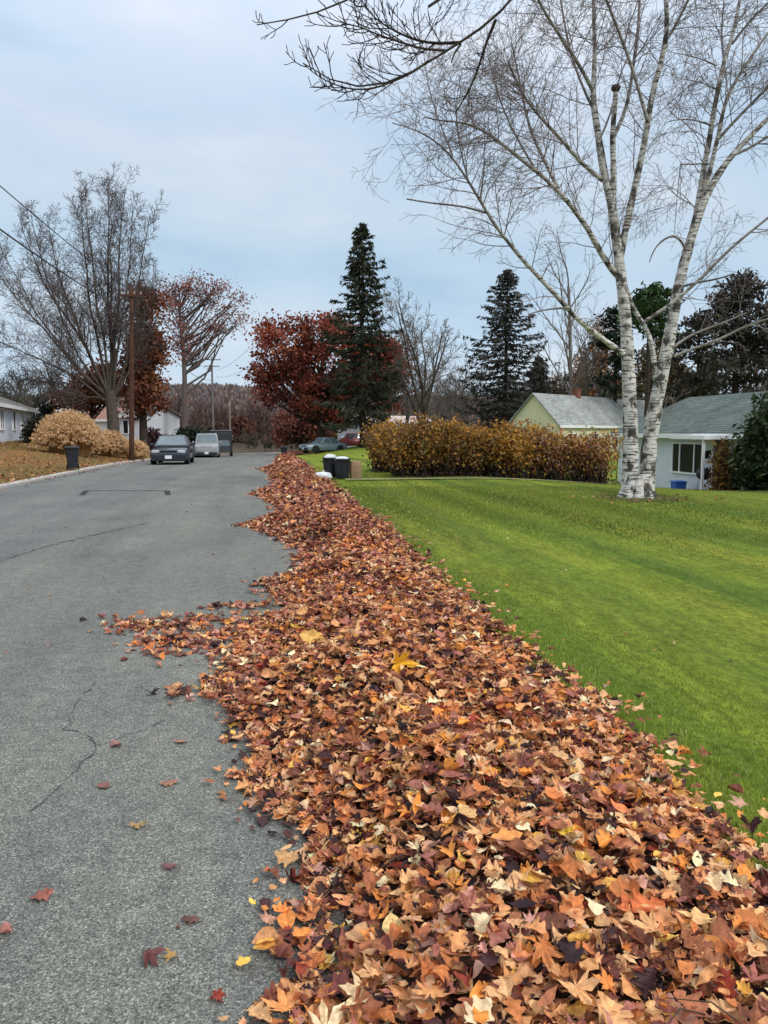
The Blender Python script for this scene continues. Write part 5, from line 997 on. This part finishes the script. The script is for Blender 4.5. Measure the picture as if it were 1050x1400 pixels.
# blue tub and kettle grill before the white house
x, y = PX(930, 31.), 31.; z = gz(x, y)+.08; t = thing('storage_tub', 'blue plastic tub on the grass under the picture window', 'tub', (x, y, z), R(80))
G().box((0, 0, .17), (.62, .44, .34), taper=1.1, bev=.04).build('body', M['blue_plastic'], t); G().box((0, 0, .36), (.74, .54, .05), bev=.03).build('lid', M['blue_plastic'], t)
x, y = PX(964, 29.), 29.; z = gz(x, y)+.08; t = thing('kettle_grill', 'dark kettle grill on legs between window and door', 'grill', (x, y, z))
G().lathe([(.02, .42), (.17, .46), (.27, .58), (.29, .66), (.29, .70), (.26, .80), (.16, .90), (.02, .94)], 18).build('bowl', M['black_plastic'], t)
for a in (0, 2.1, 4.2): G().tube([(math.cos(a)*.17, math.sin(a)*.17, .5), (math.cos(a)*.27, math.sin(a)*.27, 0)], .013, 6).build('leg', M['rim'], t)
# mulch bed by the house
sheet('mulch_bed', np.linspace(15.4, 18.2, 10), np.linspace(24.5, 31.6, 16), lambda x, y: ground_z(x, y)+.10+.03*noise2(x, y, 3, 5), M['mulch'])

# ------------------------------------------------------------------ poles and cables
def pole(label, x, y, H, r, mat, lean=(0, 0), arms=(), group='utility poles', extra=True):
    z = float(zroad(y)) if x > EL+shift(y) else gz(x, y)+.05; t = thing('utility_pole', label, 'pole', (x, y, z), 0, group); zs = np.linspace(-.4, H, 8); G().tube(np.c_[lean[0]*zs/H, lean[1]*zs/H, zs], np.linspace(r, r*.68, 8), 10).build('shaft', M[mat], t)
    for (za_, w) in arms:
        k = za_/H; a = G().box((lean[0]*k, lean[1]*k-.12, za_), (w, .1, .12)).build('crossarm', M[mat], t)
        for s in np.linspace(-.46, .46, 4): G().lathe([(.02, 0), (.045, .02), (.03, .07), (.05, .1), (.02, .15)], 8, (lean[0]*k+s*w, lean[1]*k-.12, za_+.06)).build('insulator', M['pole_pale'], a)
    return t
x1, y1 = PX(179, 44), 44.; H1 = PZ(393, 186, 44)-gz(x1, y1)
pole('brown leaning wooden utility pole beside the plume grass', x1, y1, H1, .15, 'pole_dark', (.3, .05), ((H1-.5, 1.1),))
x2, y2 = PX(292, 110), 110.; H2 = PZ(503, 292, 110)-float(zroad(y2)); pole('distant grey utility pole with double crossarms', x2, y2, H2, .17, 'pole_grey', (0, 0), ((H2-.4, 2.4), (H2-1.3, 2.)))
x3, y3 = PX(315, 86), 86.; p3 = pole('pale slim wooden pole right of the silver vehicle', x3, y3, PZ(548, 315, 86)-float(zroad(y3)), .13, 'pole_pale')
G().box((0, -.16, 1.9), (.5, .06, .5), bev=.04).build('panel', M['pole_pale'], p3)
x0_, y0_ = -8.4, 2.; z0_ = 9.6
def cable(label, a, b, sag, r=.018, group='overhead cables'):
    a, b = np.array(a, float), np.array(b, float); s = np.linspace(0, 1, 20)[:, None]; p = a+(b-a)*s; p[:, 2] -= sag*4*(s*(1-s))[:, 0]; g = G(); g.tube(p, r, 5); return tag(g.build('power_cable', M['wire']), label, 'cable', group)
pole('wooden utility pole beside the left kerb behind the viewer', x0_, y0_, 9.9, .17, 'pole', (0, 0), ((9.6, .9),))
top1 = np.array([x1+.3, y1, gz(x1, y1)+H1])
cable('upper power cable crossing the sky at the left edge', (x0_-.2, y0_, 9.75), top1+(-.1, 0, -.15), .5); cable('lower power cable crossing the big bare tree at left', (x0_+.1, y0_, 8.5), top1+(0, 0, -1.4), .7, .026)
cable('cable from the brown pole to the distant grey pole, upper', top1+(.1, 0, -.15), (x2, y2, float(zroad(y2))+H2-.3), .9, .02); cable('cable from the brown pole to the distant grey pole, lower', top1+(0, 0, -1.4), (x2, y2, float(zroad(y2))+H2-1.6), 1.1, .025)
cable('thin cable from grey pole toward the dark red oak', (x2+.5, y2, float(zroad(y2))+H2-.3), (PX(345, 72), 72, PZ(474, 345, 72)), .4, .016); cable('thin cable under it from grey pole toward the dark red oak', (x2+.5, y2, float(zroad(y2))+H2-1.2), (PX(350, 72), 72, PZ(496, 350, 72)), .5, .016)
